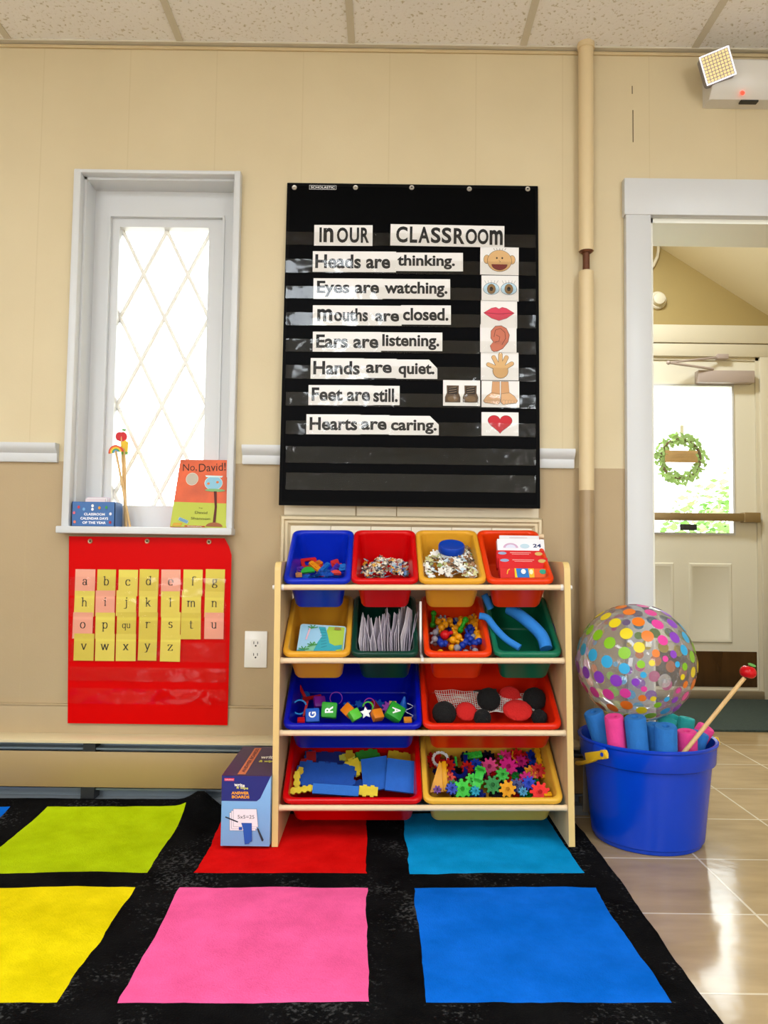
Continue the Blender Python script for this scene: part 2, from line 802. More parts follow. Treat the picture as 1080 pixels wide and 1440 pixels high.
class Art:
    """printed picture: flat layers of ink in one mesh"""
    def __init__(self, z0=0.0006):
        self.b = B()
        self.mats = []
        self.z = z0

    def idx(self, col):
        m = ink(col)
        if m not in self.mats:
            self.mats.append(m)
        return self.mats.index(m)

    def fill(self, pts, col, outline=None, k=0.0012):
        if outline:
            self.b.mi = self.idx(outline)
            self.b.poly(grow(pts, k), self.z)
            self.z += 0.00016
        self.b.mi = self.idx(col)
        self.b.poly(pts, self.z)
        self.z += 0.00016
        return self

    def line(self, pts, w, col):
        self.b.mi = self.idx(col)
        for q in stroke(pts, w):
            self.b.poly(q, self.z)
        self.z += 0.00016
        return self

    def text(self, s, cx, cy, w, h, col, bold=0.0, rot=0):
        self.b.mi = self.idx(col)
        self.b.mesh(text_mesh(s, w, h, bold), T(cx, cy, self.z) @ R(rot, 'Z'))
        self.z += 0.00016
        return self

    def done(self, name, parent, M=None):
        return mk(name, self.b, self.mats, parent, M)

# ================================================================== THE SETTING
m_wall = wall_material()
m_tile = tile_material()
m_ceil = ceiling_material()
m_white = mat('white gloss paint', '#d3d5d7', 0.35, bump=0.04, bscale=40)
m_cream = mat('cream paint', '#ddd5bf', 0.4, bump=0.04, bscale=40)
m_tan = mat('tan vestibule paint', '#ac9762', 0.6, var=0.05, scale=2)
m_plain = mat('rear wall paint', '#ddd8cd', 0.6)
m_glass = clear_film('window glass', (0.98, 1.0, 0.99), 0.02, 0.0, 0.0)
m_chrome = mat('worn metal', '#8f8a82', 0.35, metal=0.9)
m_dark = mat('dark metal', '#2b2622', 0.5)
m_black = mat('black plastic', '#0b0b0c', 0.4)

# opening sizes, measured on the wall plane
W0, W1, WZ0, WZ1 = wrect((108, 243), (340, 247), (330, 752), (92, 750), 0.0)     # outer casing of the window
iW0, iW1, iZ0, iZ1 = W0 + 0.026, W1 - 0.022, WZ0 + 0.022, WZ1 - 0.014           # inside of the casing
D0 = PY(914, 600, 0).x                                                          # doorway
D1 = D0 + 0.97
DZ = PY(985, 308, 0).z
WT = 0.2

b = B()
b.box2((-3.6, 0, 0), (iW0, WT, 3.5))
b.box2((iW0, 0, 0), (iW1, WT, iZ0))
b.box2((iW0, 0, iZ1), (iW1, WT, 3.5))
b.box2((iW1, 0, 0), (D0, WT, 3.5))
b.box2((D0, 0, DZ), (D1, WT, 3.5))
b.box2((D1, 0, 0), (3.1, WT, 3.5))
struct('wall_back', b, m_wall)

b = B().box2((-3.7, -6.3, 0), (-3.6, 0.2, 2.75))
struct('wall_left', b, m_plain)
b = B().box2((3.1, -6.3, 0), (3.2, 0.2, 2.75))
struct('wall_right', b, m_plain)
b = B()
for x0, x1 in ((-3.6, -2.85), (-1.75, 1.9), (3.0, 3.1)):
    b.box2((x0, -6.4, 0), (x1, -6.2, 2.75))
for x0, x1 in ((-2.85, -1.75), (1.9, 3.0)):
    b.box2((x0, -6.4, 0), (x1, -6.2, 0.7))
    b.box2((x0, -6.4, 2.2), (x1, -6.2, 2.75))
struct('wall_front', b, m_plain)
b = B().box2((-3.7, -6.4, -0.1), (3.2, 2.25, 0.0))
struct('floor', b, m_tile)
b = B().box2((-3.6, -6.3, CEIL_Z), (3.1, 0.0, CEIL_Z + 0.1))
ceil = struct('ceiling', b, m_ceil)
b = B()
for k in range(-5, 7):
    x = -0.135 + 0.602 * k
    if -3.5 < x < 3.05:
        b.box2((x - 0.012, -6.2, CEIL_Z - 0.004), (x + 0.012, -0.02, CEIL_Z + 0.001))
for k in range(11):
    y = -0.62 - 0.602 * k
    if y > -6.2:
        b.box2((-3.6, y - 0.012, CEIL_Z - 0.0042), (3.1, y + 0.012, CEIL_Z + 0.001))
b.box2((-3.6, -0.024, CEIL_Z - 0.006), (3.1, 0, CEIL_Z + 0.001))
mk('grid_frame', b, mat('ceiling grid', '#d3ccba', 0.5), ceil)
b = B().box2((-3.6, -0.008, CEIL_Z - 0.020), (3.1, 0.001, CEIL_Z - 0.008), bevel=0.003)
struct('trim_1', b, mat('painted cove strip', '#cdb88e', 0.5))

# ceiling lamps of the room
m_lampdiff = mat('lamp diffuser', '#fff4e0', 0.5, emit=2.2)
src = None
for k, (lx, ly) in enumerate(LAMPS):
    where = ('beside the wall chart row', 'nearer the doorway', 'over the corner by the window')[k % 3] + (', front row' if k < 3 else ', rear row')
    lab = 'flush white ceiling lamp ' + where
    if src is None:
        src = thing('ceiling_light', lab, 'ceiling light', T(lx, ly, CEIL_Z), 'ceiling lamps')
        b = B()
        for s in (-1, 1):
            b.box2((s * 0.285 - 0.015, -0.6, -0.018), (s * 0.285 + 0.015, 0.6, -0.0045))
            b.box2((-0.27, s * 0.585 - 0.015, -0.018), (0.27, s * 0.585 + 0.015, -0.0045))
        mk('frame', b, m_white, src)
        b = B().box2((-0.27, -0.57, -0.012), (0.27, 0.57, -0.0045))
        mk('diffuser', b, m_lampdiff, src)
    else:
        dup(src, T(lx, ly, CEIL_Z), lab)

# chair rail
rail_prof = [(0, 0), (-0.012, 0), (-0.016, 0.008), (-0.016, 0.030), (-0.022, 0.036), (-0.030, 0.044), (-0.034, 0.054), (-0.034, 0.064), (0, 0.064)]


def rail(name, x0, x1, zb):
    b = B()
    b.loft([[Vector((x0, y, zb + z)) for y, z in rail_prof], [Vector((x1, y, zb + z)) for y, z in rail_prof]])
    struct(name, b, m_white)


RZ = PY(40, 650, 0).z
rail('trim_2', -3.6, PY(83, 640, 0).x, RZ)
rail('trim_3', PY(342, 640, 0).x, PY(806, 655, 0).x, RZ + 0.002)

# ---- window 1
win = thing('window_1', None, None)
win['kind'] = 'structure'
b = B()
b.box2((W0, -0.034, WZ0 + 0.02), (iW0, 0.005, WZ1), bevel=0.004)
b.box2((iW1, -0.034, WZ0 + 0.02), (W1, 0.005, WZ1), bevel=0.004)
b.box2((iW0 - 0.004, -0.034, iZ1), (iW1 + 0.004, 0.005, WZ1 - 0.0005), bevel=0.004)
mk('casing', b, m_white, win)
b = B().box2((W0 - 0.006, -0.062, WZ0 - 0.002), (W1 + 0.004, 0.10, WZ0 + 0.022), bevel=0.004)
mk('sill', b, m_white, win)
RB = 0.085                      # depth of the recess
b = B()                         # reveal boards
b.box2((iW0, 0, iZ0), (iW0 + 0.008, 0.2, iZ1))
b.box2((iW1 - 0.008, 0, iZ0), (iW1, 0.2, iZ1))
b.box2((iW0, 0, iZ1 - 0.008), (iW1, 0.2, iZ1))
mk('reveal', b, m_white, win)
g0, g1, gz0, gz1 = wrect((175, 324), (296, 326), (288, 712), (158, 712), RB + 0.045)
s0, s1, sz0, sz1 = wrect((158, 305), (310, 307), (306, 745), (140, 745), RB)
b = B()
b.box2((iW0 + 0.008, RB, iZ0), (s0, RB + 0.02, iZ1 - 0.008))
b.box2((s1, RB, iZ0), (iW1 - 0.008, RB + 0.02, iZ1 - 0.008))
b.box2((s0, RB, sz1), (s1, RB + 0.02, iZ1 - 0.008))
b.box2((s0 - 0.006, RB - 0.006, sz1), (s1 + 0.006, RB, sz1 + 0.008))
b.box2((s0 - 0.008, RB - 0.006, iZ0), (s0, RB, sz1))
b.box2((s1, RB - 0.006, iZ0), (s1 + 0.008, RB, sz1))
mk('board_panel', b, m_white, win)
b = B()
zb = WZ0 + 0.022
b.box2((s0, RB + 0.012, zb), (g0, RB + 0.06, sz1))
b.box2((g1, RB + 0.012, zb), (s1, RB + 0.06, sz1))
b.box2((g0, RB + 0.012, gz1), (g1, RB + 0.06, sz1))
b.box2((g0, RB + 0.012, zb), (g1, RB + 0.06, gz0))
mk('sash_frame', b, m_white, win)
b = B()                          # diamond lattice, clipped to the glass opening
gw, gh = g1 - g0, gz1 - gz0
nx_, px_ = 2, gw / 2.0
# the tall diamonds are half the opening wide; one is 190/1064 of the crop high
dh = PY(230, 328, RB + 0.045).z - PY(230, 450, RB + 0.045).z
slope = dh / (gw / 2)


def clip_line(x0, z0, sx):
    pts = []
    for t in [i / 4000 * 6 - 3 for i in range(4001)]:
        x, z = x0 + t, z0 + sx * slope * t
        if g0 <= x <= g1 and gz0 <= z <= gz1:
            pts.append((x, z))
    return (pts[0], pts[-1]) if len(pts) > 3 else None


for k in range(-14, 15):
    for sx in (1, -1):
        L_ = clip_line(g0 + gw / 2, gz1 + k * dh, sx)
        if L_:
            (x0, z0), (x1, z1) = L_
            d = math.hypot(x1 - x0, z1 - z0)
            ang = math.atan2(z1 - z0, x1 - x0)
            b.box((d + 0.012, 0.012, 0.013), M=T((x0 + x1) / 2, RB + 0.046 + 0.0004 * sx, (z0 + z1) / 2) @ Matrix.Rotation(-ang, 4, 'Y'), bevel=0.003, seg=1)
mk('lattice_muntins', b, mat('muntin paint', '#f2f0e8', 0.5), win)
b = B().box2((g0 - 0.004, RB + 0.052, gz0 - 0.004), (g1 + 0.004, RB + 0.055, gz1 + 0.004))
mk('glass_pane', b, m_glass, win)

# ---- framed wooden panel low on the wall, behind the organizer
p0 = PY(395, 722, 0)
p1 = PY(762, 722, 0)
px0, px1, pz1 = p0.x, p1.x, p0.z - 0.006
b = B()
for w, t_, in ((0.0, 0.026), (0.010, 0.020), (0.026, 0.012)):
    pass
mould = [(0, 0.0), (0, -0.010), (0.006, -0.026), (0.014, -0.026), (0.018, -0.018), (0.026, -0.018), (0.032, -0.008), (0.036, -0.004), (0.036, 0.0)]
rings = []
pz0_ = 0.36
for q in mould:
    i, y = q
    rings.append([Vector((px0 + i, y, pz0_ + i)), Vector((px1 - i, y, pz0_ + i)), Vector((px1 - i, y, pz1 - i)), Vector((px0 + i, y, pz1 - i))])
b.loft(rings, False, False)
struct('trim_4', b, mat('panel moulding', '#d9c7a3', 0.45))
b = B()
n = 6
for k in range(n):
    xa, xb = px0 + 0.034 + (px1 - px0 - 0.068) * k / n, px0 + 0.034 + (px1 - px0 - 0.068) * (k + 1) / n
    b.box2((xa + 0.0008, -0.005, pz0_ + 0.03), (xb - 0.0008, 0.0, pz1 - 0.03), bevel=0.0012)
struct('trim_5', b, mat('panel board paint', '#e4d9c2', 0.5))
b = B()                          # pale boards between the panel and the chart above
for xa, xb in ((400, 500), (501.5, 557), (558.5, 757)):
    b.box2((PY(xa, 716, 0).x, -0.006, pz1 + 0.001), (PY(xb, 716, 0).x, 0, pz1 + 0.10), bevel=0.001)
struct('trim_6', b, mat('panel board paint', '#e4d9c2', 0.5))

b = B().box2((PY(890, 160, 0).x - 0.0012, -0.0012, PY(890, 200, 0).z), (PY(890, 160, 0).x + 0.0012, 0.004, PY(890, 155, 0).z))
b.box2((PY(889, 130, 0).x - 0.0012, -0.0012, PY(889, 132, 0).z), (PY(889, 130, 0).x + 0.0012, 0.004, PY(889, 121, 0).z))
struct('trim_10', b, mat('open seam', '#4a3b24', 0.9))

# ---- baseboard
BZ1 = PY(40, 988, 0).z
b = B()
b.box2((-3.6, -0.012, 0), (D0 - 0.10, 0, BZ1 - 0.004), bevel=0.002)
b.box2((-3.6, -0.016, BZ1 - 0.006), (D0 - 0.10, 0, BZ1), bevel=0.002)
struct('baseboard_back', b, mat('baseboard paint', '#b29a73', 0.5, var=0.05, scale=3))

# ---- doorway casing
C0 = PY(878, 550, 0).x
CZ = PY(985, 257, 0).z
b = B()
b.box2((C0, -0.026, 0), (D0, 0.002, CZ - 0.002), bevel=0.003)
b.box2((D1, -0.026, 0), (D1 + (D0 - C0), 0.002, CZ - 0.002), bevel=0.003)
b.box2((C0 - 0.006, -0.030, DZ), (D1 + (D0 - C0) + 0.006, 0.002, CZ), bevel=0.003)
struct('trim_7', b, m_white)
b = B()                          # jamb lining
b.box2((D0 - 0.002, 0, 0), (D0 + 0.014, WT, DZ + 0.002))
b.box2((D1 - 0.014, 0, 0), (D1 + 0.002, WT, DZ + 0.002))
b.box2((D0, 0, DZ - 0.016), (D1, WT, DZ + 0.002))
struct('trim_8', b, mat('jamb paint', '#f4f4ea', 0.4))

# ================================================================== VESTIBULE
FY = 2.03                        # far wall
VX0, VX1 = 0.62, 2.62


def slope_z(x):
    return 2.75 - 0.635 * (x - 1.70)


dx1 = PY(1064, 700, FY).x
dx0 = dx1 - 0.93
dz1 = PY(1000, 507, FY).z
b = B()
poly = [(VX0, 0), (dx0 - 0.02, 0), (dx0 - 0.02, dz1 + 0.02), (dx1 + 0.02, dz1 + 0.02), (dx1 + 0.02, 0), (VX1, 0), (VX1, slope_z(VX1)), (VX0, slope_z(VX0))]
Mx = Matrix(((1, 0, 0, 0), (0, 0, 1, 0), (0, 1, 0, 0), (0, 0, 0, 1)))
b.prism(poly, FY, FY + 0.2, Mx)
struct('wall_vestibule_far', b, m_tan)
b = B().box2((VX0 - 0.1, WT, 0), (VX0, FY + 0.2, 3.6))
struct('wall_vestibule_left', b, m_tan)
b = B().box2((VX1, WT, 0), (VX1 + 0.1, FY + 0.2, 2.6))
struct('wall_vestibule_right', b, m_tan)
b = B()
b.loft([[Vector((x, WT, slope_z(x) + dz)) for x, dz in ((VX0 - .1, 0), (VX1 + .1, 0), (VX1 + .1, .08), (VX0 - .1, .08))],
        [Vector((x, FY + .2, slope_z(x) + dz)) for x, dz in ((VX0 - .1, 0), (VX1 + .1, 0), (VX1 + .1, .08), (VX0 - .1, .08))]])
struct('ceiling_vestibule', b, mat('vestibule ceiling', '#eee3c6', 0.7))
# broad cream head casing and side casing of the exit door
hz1 = PY(1000, 459, FY).z
hz0 = PY(1000, 484, FY).z
b = B()
b.box2((VX0, FY - 0.03, hz0), (VX1, FY, hz1), bevel=0.004)
b.box2((dx0 - 0.12, FY - 0.022, dz1 + 0.02), (dx1 + 0.12, FY, hz0 - 0.004), bevel=0.003)
b.box2((dx1 + 0.022, FY - 0.022, 0), (dx1 + 0.12, FY, dz1 + 0.02), bevel=0.003)
b.box2((dx0 - 0.12, FY - 0.022, 0), (dx0 - 0.022, FY, dz1 + 0.02), bevel=0.003)
for xa, xb in ((dx1 + 0.001, dx1 + 0.023), (dx0 - 0.023, dx0 - 0.001)):
    b.box2((xa, FY - 0.004, 0.0), (xb, FY + 0.19, dz1 + 0.02))
b.box2((dx0 - 0.02, FY - 0.004, dz1 + 0.001), (dx1 + 0.02, FY + 0.19, dz1 + 0.023))
struct('trim_9', b, m_cream)

# ---- exit door
door = thing('door_1', None, None)
door['kind'] = 'structure'
m_door = mat('exit door paint', '#ebe6d4', 0.4, bump=0.03, bscale=30)
gx1 = PY(1030, 640, FY).x
gx0 = dx0 + (dx1 - gx1)
gzt = PY(980, 543, FY).z
gzb = PY(980, 749, FY).z
kz = PY(1000, 916, FY).z
b = B()
DYa, DYb = FY + 0.006, FY + 0.05
b.box2((dx0, DYa, 0.02), (gx0, DYb, dz1))
b.box2((gx1, DYa, 0.02), (dx1, DYb, dz1))
b.box2((gx0, DYa, gzt), (gx1, DYb, dz1))
b.box2((gx0, DYa, 0.02), (gx1, DYb, gzb))
mk('door_panel', b, m_door, door)
b = B()
for xa, xb in ((gx0 + 0.02, (gx0 + gx1) / 2 - 0.04), ((gx0 + gx1) / 2 + 0.05, gx1 - 0.01)):
    za, zb_ = PY(1000, 904, FY).z, PY(1000, 792, FY).z
    rings = []
    for i, y in ((0, 0), (0.006, -0.006), (0.016, -0.006), (0.024, -0.001)):
        rings.append([Vector((xa + i, DYa + y, za + i)), Vector((xb - i, DYa + y, za + i)), Vector((xb - i, DYa + y, zb_ - i)), Vector((xa + i, DYa + y, zb_ - i))])
    b.loft(rings, False, True)
mk('raised_panel', b, m_door, door)
b = B()
for i in (0,):
    b.box2((gx0 - 0.012, DYa - 0.008, gzb - 0.012), (gx1 + 0.012, DYa, gzb))
    b.box2((gx0 - 0.012, DYa - 0.008, gzt), (gx1 + 0.012, DYa, gzt + 0.012))
    b.box2((gx0 - 0.012, DYa - 0.008, gzb), (gx0, DYa, gzt))
    b.box2((gx1, DYa - 0.008, gzb), (gx1 + 0.012, DYa, gzt))
mk('glazing_frame', b, m_white, door)
b = B().box2((gx0, DYa + 0.02, gzb), (gx1, DYa + 0.024, gzt))
mk('glass_pane', b, m_glass, door)
b = B().box2((dx0 + 0.01, DYa - 0.003, 0.075), (dx1 - 0.01, DYa, kz))
mk('kick_plate', b, mat('kick plate', '#6d5236', 0.22, metal=0.7, var=0.3, scale=3, stretch=(6, 1, 1)), door)
bz0, bz1 = PY(1000, 733, FY).z, PY(1000, 722, FY).z
b = B().box2((dx0 + 0.01, DYa - 0.055, bz0), (dx1 - 0.004, DYa - 0.02, bz1), bevel=0.004)
b.box2((dx1 - 0.10, DYa - 0.06, bz0 - 0.006), (dx1 - 0.002, DYa, bz1 + 0.006), bevel=0.004)
b.box2((dx0, DYa - 0.06, bz0 - 0.006), (dx0 + 0.08, DYa, bz1 + 0.006), bevel=0.004)
mk('push_bar', b, mat('bronze bar', '#a08a63', 0.35, metal=0.6), door)
b = B()
ca, cb = PY(977, 523, FY), PY(1056, 541, FY)
b.box2((ca.x, DYa - 0.06, cb.z), (cb.x, DYa, ca.z), bevel=0.005)
mk('door_closer', b, mat('closer grey', '#b7a7a0', 0.4), door)
b = B()
e0, e1, e2 = PY(1003, 519, FY - 0.05), PY(940, 510, FY - 0.12), PY(1015, 502, FY - 0.02)
b.tube([e0, e1], 0.008, 8)
b.tube([e1, e2], 0.007, 8)
b.sphere(e1, 0.013)
b.box((0.07, 0.04, 0.03), e2, bevel=0.004)
mk('closer_arm', b, mat('closer grey', '#b7a7a0', 0.4), door)
b = B()
sa, sb = PY(956, 737, DYa + 0.018), PY(980, 746, DYa + 0.018)
b.box2((sa.x, DYa + 0.0185, sb.z), (sb.x, DYa + 0.0195, sa.z))
mk('glass_sticker', b, mat('sticker ink', '#33343a', 0.5), door)
b = B().box2((dx0 - 0.02, FY - 0.03, 0.0), (dx1 + 0.02, FY + 0.2, 0.055), bevel=0.006)
b.box2((dx0 - 0.02, FY - 0.03, 0.0), (dx0 - 0.002, FY + 0.02, 0.02))
mk('threshold', b, mat('threshold metal', '#a1937b', 0.4, metal=0.5), door)

# ---- outside
b = B().box2((-8, 2.25, -0.12), (14, 30, -0.06))
struct('ground_outside', b, mat('pale paving', '#c9c6bd', 0.9, var=0.1, scale=1.0))
m_leaf = mat('tree leaf', '#86b25c', 0.6, var=0.3, scale=2)
m_bark = mat('bark', '#6b5440', 0.9)


def tree(x, y, h, rx, nleaf, label, seed):
    rnd = random.Random(seed)
    t = thing('tree', label, 'tree', T(x, y, -0.06), 'trees outside')
    b = B()
    for _ in range(nleaf):
        a, c = rnd.uniform(0, 2 * PI), rnd.uniform(-1, 1)
        r = rnd.random() ** 0.4
        p = Vector((rx * r * math.cos(a) * math.sqrt(1 - c * c), rx * r * math.sin(a) * math.sqrt(1 - c * c), h * 0.55 + h * 0.42 * r * c))
        s = rnd.uniform(0.035, 0.075)
        Mr = T(*p) @ Matrix.Rotation(rnd.uniform(0, 6), 4, 'Z') @ Matrix.Rotation(rnd.uniform(0, 6), 4, 'X')
        b.poly([(-s, 0), (0, -s * .55), (s, 0), (0, s * .55)], 0, Mr)
    mk('foliage', b, m_leaf, t)
    b = B().cyl((0, 0, 0), (0, 0, h * 0.5), 0.09, 0.05, 10)
    mk('trunk', b, m_bark, t)


tree(3.95, 6.3, 1.9, 0.70, 1500, 'bushy green tree outside beside the exit door glass', 1)
tree(6.2, 9.0, 3.0, 1.2, 1500, 'taller green tree standing further off beyond the bushy one', 2)

# ---- wreath outside the door glass
wy = DYb + 0.03
wc = PY(957, 645, wy)
wr = thing('wreath', 'green leaf wreath with a plain wooden plaque hung on the exit door', 'wreath', T(*wc))
rnd = random.Random(5)
b = B()
for i in range(420):
    a = rnd.uniform(0, 2 * PI)
    r = 0.125 + rnd.uniform(-0.035, 0.035)
    s = rnd.uniform(0.012, 0.022)
    Mr = T(r * math.cos(a), rnd.uniform(-0.02, 0.025), r * math.sin(a)) @ Matrix.Rotation(rnd.uniform(0, 6), 4, 'Y') @ Matrix.Rotation(PI / 2 + rnd.uniform(-.8, .8), 4, 'X')
    b.poly([(-s, 0), (-s * .3, -s * .5), (s * .5, -s * .45), (s, 0), (s * .5, s * .45), (-s * .3, s * .5)], 0, Mr)
mk('leaves', b, mat('wreath leaf', '#aac87a', 0.6, var=0.3, scale=30), wr)
b = B().tube([(0.122 * math.cos(2 * PI * i / 28), 0, 0.122 * math.sin(2 * PI * i / 28)) for i in range(28)], 0.009, 8, True)
mk('twig_ring', b, m_bark, wr)
b = B().box((0.20, 0.012, 0.074), (0.0, -0.012, 0.012), bevel=0.002)
mk('wooden_plaque', b, mat('plaque wood', '#c79a63', 0.6, var=0.15, scale=12, stretch=(1, 1, 5)), wr)
b = B().box((0.022, 0.004, 0.09), (0.01, 0.0, 0.165))
mk('ribbon', b, mat('ribbon cream', '#e5d9b8', 0.8), wr)

# ---- vestibule things
bp = B()
mz = PZ(1000, 1029, 0)
bp.box2((VX0 + 0.1, mz.y, 0.0), (VX1 - 0.05, FY - 0.04, 0.012), bevel=0.003)
tag(mk('door_mat', bp, mat('ribbed green mat', '#3c4a44', 0.95, var=0.35, scale=60, bump=0.8, bscale=160, stretch=(1, 6, 1))), 'dark green ribbed mat on the tiles before the exit door', 'mat')
sd = PY(924, 423, FY)
t = thing('smoke_detector', 'round cream smoke detector on the tan wall beside the sloped ceiling', 'smoke detector', flat_frame((sd.x, FY, sd.z)))
b = B().lathe([(0.055, 0), (0.055, 0.012), (0.048, 0.02)], 28)
mk('base', b, m_cream, t)
b = B().lathe([(0.040, 0.018), (0.040, 0.03), (0.034, 0.045), (0.020, 0.05), (0.0001, 0.05)], 28)
mk('sensor_head', b, m_cream, t)
b = B()
q = [PY(926, 338, FY - 0.012), PY(926, 352, FY - 0.012), PY(924, 362, FY - 0.012), PY(919, 373, FY - 0.012), PY(908, 386, FY - 0.012), PY(890, 398, FY - 0.012)]
b.tube(q, 0.010, 8)
tag(mk('conduit_pipe', b, m_cream), 'curved cream cable conduit above the smoke detector', 'conduit')

# ================================================================== HEATER
hy = -0.072
ht = PY(40, 1039, hy).z
hx1 = PY(826, 1100, -0.05).x
m_heat = mat('heater cover paint', '#a48857', 0.4, bump=0.03)
m_fin = mat('heater inner metal', '#7c8790', 0.35, metal=0.5)
h = thing('baseboard_heater', 'long tan baseboard heater along the foot of the wall', 'heater', T(0, 0, 0))
zt = ht
b = B()
b.loft([[Vector((x, y, z)) for y, z in ((-0.0125, zt + 0.006), (-0.060, zt + 0.004), (hy, zt - 0.004), (hy, zt - 0.012), (hy + 0.003, zt - 0.012), (hy + 0.004, zt - 0.005), (-0.058, zt), (-0.0125, zt + 0.002))] for x in (-3.55, hx1)])
mk('top_cover', b, mat('heater lip highlight', '#d8c59c', 0.35), h)  # highlight along the lip is put into this lighter cover colour
fz1, fz0 = PY(40, 1056, hy).z, PY(40, 1106, hy).z
b = B()
b.box2((-3.55, hy, fz0), (hx1, hy + 0.004, fz1), bevel=0.001)
mk('front_panel', b, m_heat, h)
b = B().box2((-3.55, -0.022, 0.03), (hx1, -0.0125, zt), bevel=0)
b.box2((-3.55, -0.06, fz0 - 0.012), (hx1, -0.02, fz0 - 0.006))
b.box2((-3.55, -0.062, fz1 + 0.004), (hx1, -0.02, fz1 + 0.010))
mk('back_plate', b, m_fin, h)
for bx in (125, -250):
    x = PY(bx, 1045, hy).x
    b = B().box2((x - 0.02, hy + 0.004, fz1 - 0.01), (x + 0.02, -0.02, zt - 0.006))
    mk('bracket', b, mat('bracket metal', '#2d2e30', 0.45, metal=0.4), h)
    b = B().box2((x - 0.022, hy + 0.001, 0.032), (x + 0.022, -0.02, fz0 + 0.005))
    mk('bracket', b, mat('bracket metal', '#2d2e30', 0.45, metal=0.4), h)
b = B().box2((hx1 - 0.02, hy - 0.001, 0.012), (hx1 + 0.001, -0.0125, zt + 0.007), bevel=0.002)
mk('end_cap', b, mat('heater end metal', '#a9a294', 0.4, metal=0.3), h)
b = B().box2((-3.55, hy + 0.006, 0.0), (hx1, -0.0125, 0.03))
mk('base', b, mat('heater base', '#8e9499', 0.4, metal=0.3), h)

# ================================================================== PIPE
pX = PY(825, 250, -0.04).x
pr = 0.0255
m_pipe = mat('cream pipe wrap', '#ddc79c', 0.4, bump=0.06, bscale=20)
m_pipe2 = mat('brown pipe wrap', '#a38a66', 0.3, bump=0.25, bscale=16)
t = thing('wall_pipe', 'painted heating pipe running from floor to ceiling beside the doorway', 'pipe', T(pX, -0.032, 0))
za, zb_, zc = PY(825, 354, -0.03).z, PY(825, 383, -0.03).z, PY(825, 690, -0.03).z
b = B().lathe([(pr - .004, za + .004), (pr, za), (pr, CEIL_Z - 0.02), (pr + 0.004, CEIL_Z - 0.018), (pr + 0.004, CEIL_Z)], 20)
mk('upper_sleeve', b, m_pipe, t)
b = B().lathe([(pr, zc), (pr, zb_), (pr - .006, zb_ + .004)], 20)
mk('middle_sleeve', b, m_pipe, t)
b = B().lathe([(pr + 0.0004, 0.0), (pr + 0.0006, zc * .4), (pr + 0.0004, zc)], 20)
mk('lower_sleeve', b, m_pipe2, t)
b = B().lathe([(0.012, zb_ - 0.05), (0.012, za + 0.05)], 14)
mk('bare_pipe', b, mat('rusty pipe', '#6a3d22', 0.5, metal=0.4, var=0.3, scale=30), t)
b = B().lathe([(0.017, za - 0.006), (0.023, za + 0.004), (0.023, za + 0.01)], 14)
mk('collar', b, mat('rusty pipe', '#6a3d22', 0.5), t)
tag(t, t['label'], 'pipe')

# ================================================================== OUTLET
oc = PY(360, 913, 0)
t = thing('power_outlet', 'white double power outlet on the wall beside the organizer', 'outlet', flat_frame((oc.x, 0, oc.z)))
b = B().box((0.076, 0.122, 0.006), (0, 0, 0.003), bevel=0.002)
mk('cover_plate', b, mat('outlet white', '#f2f1ec', 0.3), t)
for s in (-1, 1):
    b = B().prism(rrect(0.034, 0.029, 0.010, cy=s * 0.0195), 0.004, 0.0075)
    so = mk('socket', b, mat('outlet white', '#f2f1ec', 0.3), t)
    b = B()
    for x in (-0.0065, 0.0065):
        b.box((0.0024, 0.009, 0.0004), (x, s * 0.0195 + 0.003, 0.0077))
    b.prism(ell(0, s * 0.0195 - 0.007, 0.003, 0.003, n=10), 0.0075, 0.0079)
    mk('slot_holes', b, m_dark, so)

# ================================================================== EMERGENCY LIGHT
ea, eb = PY(1003, 80, -0.09), PY(1003, 117, -0.09)
ew = 0.32
t = thing('emergency_light', 'white emergency light unit with a square LED lamp high over the doorway', 'emergency light', T(ea.x, 0, eb.z))
hh = ea.z - eb.z
b = B()
sect = [(0.0, -0.035), (-0.055, -0.035), (-0.088, 0.0), (-0.09, hh - 0.01), (-0.08, hh), (0.0, hh)]
b.loft([[Vector((x, y * k, z)) for y, z in sect] for x, k in ((0.0, 0.93), (0.008, 1), (ew - 0.008, 1), (ew, 0.93))])
mk('housing', b, mat('emergency light white', '#dcd9d2', 0.35), t)


def head(x, rz):
    Mh = T(x, -0.105, hh * 0.55) @ R(rz, 'Z') @ R(-17, 'Y') @ R(90 + 12, 'X')
    hd = B().prism(rrect(0.10, 0.10, 0.012), -0.03, 0.0, Mh)
    hd.cyl(Vector((x, -0.06, hh * 0.55)), Mh @ Vector((0, 0, -0.03)), 0.018)
    ho = mk('lamp_head', hd, mat('lamp head silver', '#8d8a92', 0.35, metal=0.3), t)
    e = B()
    for i in range(8):
        for j in range(8):
            e.box((0.0085, 0.0085, 0.002), (-0.0385 + 0.011 * i, -0.0385 + 0.011 * j, 0.001), Mh)
    mk('led_grid', e, mat('LED emitters', '#e8d59c', 0.4, emit=0.55), ho)
    e = B()
    for s in (-1, 1):
        e.box((0.096, 0.004, 0.003), (0, s * 0.047, 0.0015), Mh)
        e.box((0.004, 0.096, 0.003), (s * 0.047, 0, 0.0015), Mh)
    mk('rim', e, mat('lamp rim white', '#f4f4ff', 0.3, emit=0.8), ho)


head(0.008, -14)
head(ew - 0.01, 20)
b = B().cyl((0.105, -0.072, -0.020), (0.105, -0.079, -0.027), 0.006)
mk('indicator_lamp', b, mat('red LED', '#ff3a2a', 0.3, emit=3.0), t)
b = B().box((0.06, 0.02, 0.006), (0.14, -0.045, -0.037))
mk('test_switch', b, m_black, t)

